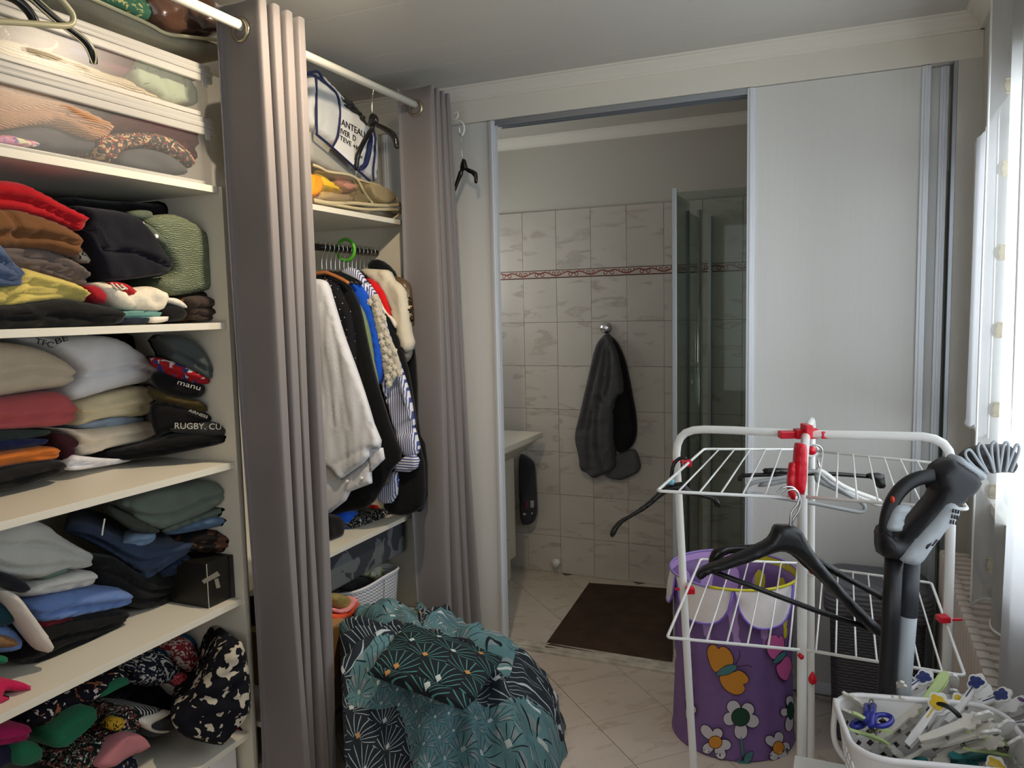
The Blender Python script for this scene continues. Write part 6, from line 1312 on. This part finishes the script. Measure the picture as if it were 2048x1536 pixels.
# ------------------------------------------------------------------ white chest and the peg basket
wt = empty('white_side_box', (.09, 1.22, 0), 'plain white box or low table under the peg basket, lower right', 'box')
boxo('box_body', (-.075, .98, 0), (.272, 1.462, .685), WPLAS, wt, bev=.003); boxo('box_top', (-.084, .975, .686), (.276, 1.472, .70), WPLAS, wt, bev=.002)
pb = empty('peg_basket', (.125, 1.36, .701), 'white lattice plastic basket full of flowered clothes pegs', 'basket')
BP = mat('basket_plastic', (226, 222, 220), rough=.35)
ang = math.radians(11); BC = Vector((.128, 1.372, .702)); BW, BD, BH = .262, .20, .140
def bl(u, z, off=0.):
    """point on basket wall, u runs round the perimeter 0..1"""
    t = (z/BH); w, h, r = BW*(.86+.14*t)+2*off, BD*(.84+.16*t)+2*off, .055
    segs = [w-2*r, PI*r/2, h-2*r, PI*r/2]*2; T = sum(segs); s = (u % 1)*T
    x0, y0 = w/2-r, h/2-r
    cs = [((-x0, -h/2), (1, 0)), ((x0, -y0), -90), ((w/2, -y0), (0, 1)), ((x0, y0), 0), ((x0, h/2), (-1, 0)), ((-x0, y0), 90), ((-w/2, y0), (0, -1)), ((-x0, -y0), 180)]
    for (c, d), L in zip(cs, segs):
        if s <= L or L is segs[-1] and False:
            if isinstance(d, tuple): p = (c[0]+d[0]*s, c[1]+d[1]*s)
            else: a = math.radians(d)+s/r; p = (c[0]+r*math.cos(a), c[1]+r*math.sin(a))
            break
        s -= L
    else: p = (-x0, -h/2)
    return BC+Vector((p[0]*math.cos(ang)-p[1]*math.sin(ang), p[0]*math.sin(ang)+p[1]*math.cos(ang), z))
NC, NRW = 36, 5; V = []; Fc = []; cache = {}
def vid(u, z):
    k = (round((u % 1)*1e4) % 10000, round(z*1e5))
    if k not in cache: cache[k] = len(V); V.append(bl(u, z))
    return cache[k]
for j in range(NRW):
    za, zb_ = .012+j*.0195, .012+(j+1)*.0195; zm = (za+zb_)/2
    for i in range(NC):
        u0, u1 = i/NC, (i+1)/NC; um = (u0+u1)/2; k = .34; du_ = (u1-u0)*k; dz_ = (zb_-za)*k
        c0, c1, c2, c3 = vid(u0, za), vid(u1, za), vid(u1, zb_), vid(u0, zb_)
        b_, r_2, t_, l_ = vid(um, zm-dz_), vid(um+du_, zm), vid(um, zm+dz_), vid(um-du_, zm)
        Fc += [(c0, c1, b_), (c1, c2, r_2), (c2, c3, t_), (c3, c0, l_), (c0, b_, l_), (c1, r_2, b_), (c2, t_, r_2), (c3, l_, t_)]
zt_ = .012+NRW*.0195
for z0, z1 in ((0, .012), (zt_, .125), (.125, BH)):
    for i in range(NC*2):
        u0, u1 = i/(NC*2), (i+1)/(NC*2)
        if z0 == 0 or z0 == zt_:
            pass
        Fc.append((vid(u0, z0), vid(u1, z0), vid(u1, z1), vid(u0, z1)))
Fc.append([vid(i/(NC*2), 0) for i in range(NC*2)][::-1])
o = mesh('lattice_wall', V, Fc, BP, pb); o.modifiers.new('thickness', 'SOLIDIFY').thickness = -.0025
MB().tube([bl(i/96, BH, .003) for i in range(96)], .0052, 10, True).build('rim', BP, pb, smooth=True)
hz_ = lambda L: [P3(*p, .78) for p in Zm(1600, 1100, 3.522, L)]
tubeo('handle_strap', dp(Zm(1600,1100,3.522,[(252,1050),(245,1150),(232,1280),(250,1370),(290,1440),(370,1536),(440,1600)]), 1.30), .0048, BP, pb, it=2, n=8)
# pegs
PEGW = mat('peg_white', (226, 224, 220), rough=.3); MOT = {'blue': mat('peg_blue', (38, 52, 104), rough=.3), 'yellow': mat('peg_yellow', (212, 176, 40), rough=.3), 'green': mat('peg_green', (186, 204, 140), rough=.35), 'bear': mat('peg_cream', (214, 208, 196), rough=.35), 'purple': mat('peg_purple', (96, 50, 108), rough=.3), 'teal': mat('peg_teal', (52, 120, 120), rough=.35)}
STL = mat('peg_spring', (170, 165, 160), rough=.25, metal=1.)
PEGL = {'blue': ('white clothes peg with a dark blue flower, ', 'blue-flowered pegs'), 'yellow': ('white clothes peg with a yellow flower, ', 'yellow-flowered pegs'), 'green': ('pale green clothes peg, ', 'pale green pegs'), 'bear': ('cream bear-headed clothes peg, ', 'bear-headed pegs'), 'purple': ('clothes peg with a purple spot, ', 'purple-spotted pegs'), 'teal': ('teal clothes peg, ', 'teal pegs')}
def arm_mesh(kind, side):
    P = []; L = .078
    out = [(-.004, 0), (-.0055, .02), (-.006, .045), (-.0065, .058)]
    if kind in ('blue', 'yellow'):
        head = [(-.006+.0, .060)]+[(.0125*(.78+.22*abs(math.cos(2.5*a)))*math.sin(a), .072-.0125*(.78+.22*abs(math.cos(2.5*a)))*math.cos(a)) for a in [math.radians(v) for v in range(-140, 141, 14)]]
        head = [(x, y) for x, y in head]; head = sorted(head[1:], key=lambda q: 0) 
        head = [(.0140*(.78+.22*abs(math.cos(2.5*a)))*math.sin(a), .072+.0140*(.78+.22*abs(math.cos(2.5*a)))*math.cos(a)) for a in [math.radians(v) for v in range(-150, 151, 12)]]
        out = [(-.004, 0), (-.0055, .02), (-.005, .045), (-.004, .058)]+head
    elif kind == 'bear': out = out+[(-.012, .062), (-.013, .070), (-.008, .074), (-.010, .080), (-.005, .083), (0, .077)]
    else: out = out+[(-.007, .07), (-.005, .08), (0, .083)]
    if kind not in ('blue', 'yellow'): out = out+[(-x, y) for x, y in out[::-1]]
    else: out = out+[(-x, y) for x, y in out[:4][::-1]]
    n = len(out); th = .0035; V = []; z0 = .0018*side
    for zz in (0, th*side):
        for x, y in out:
            bend = side*(.0015+.006*max(0, (y-.03)/.05)+.003*max(0, (.03-y)/.03)); V.append(Vector((x, y-.035, z0+bend+zz)))
    Fc = [tuple(range(n))[::side], tuple(n+i for i in range(n))[::-side]]+[((i, (i+1) % n, n+(i+1) % n, n+i) if side > 0 else (n+i, n+(i+1) % n, (i+1) % n, i)) for i in range(n)]
    me = bpy.data.meshes.new('arm'); me.from_pydata([tuple(v) for v in V], [], Fc); me.materials.append(MOT['green'] if kind == 'green' else MOT['teal'] if kind == 'teal' else MOT['bear'] if kind == 'bear' else PEGW); me.update(); return me
def motif_mesh(kind):
    V = []; Fc = []; N = 40; ry = .0115 if kind in ('blue', 'yellow') else .006
    V.append((0, .037, .0135)); z = .0125
    for k in range(N):
        a = 2*PI*k/N; rr = ry*((.70+.30*abs(math.cos(2.5*a))) if kind in ('blue', 'yellow') else .8); V.append((rr*math.sin(a), .037+rr*math.cos(a), z))
    for k in range(N): Fc.append((0, (k+1) % N+1, k+1))
    b = len(V)
    V += [(-.0009, -.02, .0072), (.0009, -.02, .0072), (.0009, .028, .0118), (-.0009, .028, .0118)]; Fc.append((b, b+1, b+2, b+3))
    me = bpy.data.meshes.new('motif'); me.from_pydata(V, [], Fc); me.materials.append(MOT[kind]); return me
spm = MB()
for s in (-1, 1): spm.tube([Vector((.0045*s, -.002, .0075)), Vector((.0045*s, .001, 0)), Vector((.0045*s, -.002, -.0075))], .0009, 5)
spm.tube([Vector((-.005, 0, 0)), Vector((.005, 0, 0))], .003, 8)
SPM = bpy.data.meshes.new('spring'); SPM.from_pydata([tuple(v) for v in spm.V], [], spm.F); SPM.materials.append(STL)
MESH = {k: (arm_mesh(k, 1), arm_mesh(k, -1), motif_mesh(k)) for k in PEGL}
def peg(kind, loc, direc, roll, lab):
    y = Vector(direc).normalized(); z = Vector((0, 0, 1)); z = (z-y*z.dot(y)).normalized(); z = Matrix.Rotation(roll, 3, y) @ z; x = y.cross(z)
    e = bpy.data.objects.new('clothes_peg', None); e.empty_display_size = .02
    k_ = 1.1 if 'buried' in lab else 1.22
    e.matrix_basis = Matrix(((x.x, y.x, z.x, loc[0]), (x.y, y.y, z.y, loc[1]), (x.z, y.z, z.z, loc[2]), (0, 0, 0, 1))) @ Matrix.Scale(k_, 4); COL.objects.link(e)
    tag(e, lab, 'clothes peg', PEGL[kind][1])
    for nm, me in (('arm', MESH[kind][0]), ('arm', MESH[kind][1]), ('spring', SPM), ('motif', MESH[kind][2])):
        if nm == 'motif' and kind in ('green', 'teal', 'bear'): continue
        o = bpy.data.objects.new(nm, me); COL.objects.link(o); o.parent = e
V5 = lambda q: Zm(1680, 1340, 5.565, [q])[0]
def peg_at(kind, h, t, zh, zt, roll, lab):
    a, b = P3(*V5(h), zh), P3(*V5(t), zt); d = (a-b); peg(kind, b.lerp(a, .5), d, roll, lab)
ZB = .832
for kind, h, t, zh, zt, roll, w in [
    ('blue', (930,160), (520,400), ZB+.015, ZB-.02, .2, 'at the back, left of the green peg'),
    ('blue', (1540,215), (1230,600), ZB+.03, ZB-.02, .0, 'standing highest at the middle of the basket'),
    ('blue', (1680,390), (1400,470), ZB+.01, ZB-.01, .3, 'lying behind the black cord'),
    ('blue', (1560,640), (1350,760), ZB+.01, ZB-.03, -.1, 'facing front beside the cord end'),
    ('blue', (2040,660), (1640,690), ZB, ZB-.02, .2, 'lying at the right edge of the picture'),
    ('yellow', (1040,470), (820,760), ZB+.01, ZB-.03, .5, 'leaning in the front middle of the basket'),
    ('yellow', (1900,760), (1860,960), ZB+.0, ZB-.05, .6, 'upright at the front right rim'),
    ('green', (1120,140), (830,520), ZB+.03, ZB-.02, .5, 'rising highest behind the black cord'),
    ('green', (290,640), (450,715), ZB-.01, ZB-.03, .2, 'half hidden at the left front rim'),
    ('bear', (640,260), (660,420), ZB+.01, ZB-.04, .1, 'ears up against the back wall of the basket'),
    ('bear', (1350,660), (1010,780), ZB-.0, ZB-.02, .3, 'lying along the front rim, middle'),
    ('purple', (1270,200), (1290,380), ZB+.01, ZB-.04, .1, 'upright right of the tall green peg'),
    ('purple', (1960,420), (1640,590), ZB+.0, ZB-.01, .3, 'lying in the back right of the basket'),
    ('bear', (210,450), (350,540), ZB-.01, ZB-.03, .2, 'lying at the far left, beside the blue scissors'),
    ('bear', (710,590), (560,720), ZB-.03, ZB-.05, .2, 'deep in the basket right of the blue scissors'),
    ('bear', (1490,780), (1240,850), ZB-.01, ZB-.03, .2, 'lying on the front rim right of the middle'),
    ('green', (1640,830), (1930,900), ZB-.02, ZB-.03, .2, 'lying low along the right front rim'),
    ('purple', (900,350), (700,500), ZB-.01, ZB-.03, .4, 'purple side up, at the centre left'),
    ('blue', (760,230), (420,430), ZB-.01, ZB-.03, .7, 'turned on edge beneath the back left one'),
    ('yellow', (1230,440), (1010,700), ZB-.01, ZB-.04, .9, 'turned sideways under the black cord')]:
    peg_at(kind, h, t, zh, zt, roll, (PEGL[kind][0]+w))
rp = random.Random(11); kk = ['teal', 'bear', 'green', 'purple', 'blue', 'yellow', 'bear', 'teal']
for i in range(24):
    x = rp.uniform(-.085, .085); y_ = rp.uniform(-.055, .055); z = .715+.012+ (i//7)*.018; a = rp.uniform(0, 2*PI); kd = kk[i % 8]
    p = BC+Vector((x*math.cos(ang)-y_*math.sin(ang), x*math.sin(ang)+y_*math.cos(ang), z-BC.z))
    peg(kd, p, (math.cos(a), math.sin(a), rp.uniform(-.15, .3)), rp.uniform(-.6, .6), (PEGL[kd][0]+'buried in the lower layers of the basket'))
sc = empty('blue_scissors', P3(*V5((400, 520)), ZB), 'dark blue plastic-handled scissors among the pegs at the left', 'scissors')
BLU = mat('scissor_blue', (40, 46, 140), rough=.25)
tubeo('finger_loop', [P3(*V5(q), ZB+.005) for q in [(380,560),(400,510),(470,495),(560,510),(585,560),(540,610),(450,630),(385,610)]], .0045, BLU, sc, it=2, closed=True)
tubeo('finger_loop', [P3(*V5(q), ZB-.005) for q in [(300,560),(240,560),(160,580),(120,620),(170,640),(260,620)]], .0045, BLU, sc, it=2, closed=True)
tubeo('shank', [P3(*V5(q), ZB+.006) for q in [(300,400),(300,580)]], .006, BLU, sc, it=0); tubeo('shank', [P3(*V5(q), ZB+.008) for q in [(370,395),(345,620)]], .006, BLU, sc, it=0)
tubeo('pivot_wire', [P3(*V5(q), ZB+.012) for q in [(330,390),(320,350),(350,320),(375,350),(355,385)]], .0012, STL, sc, it=2)
tubeo('elastic_loop', [P3(*V5(q), ZB+h) for q, h in [((985,450), .0), ((1030,400), .02), ((1100,370), .03), ((1220,410), .03), ((1320,500), .02), ((1370,570), .01), ((1390,640), -.02)]], .0040, BLACKP, it=2, label='short black elastic cord arching over the pegs', cat='elastic')
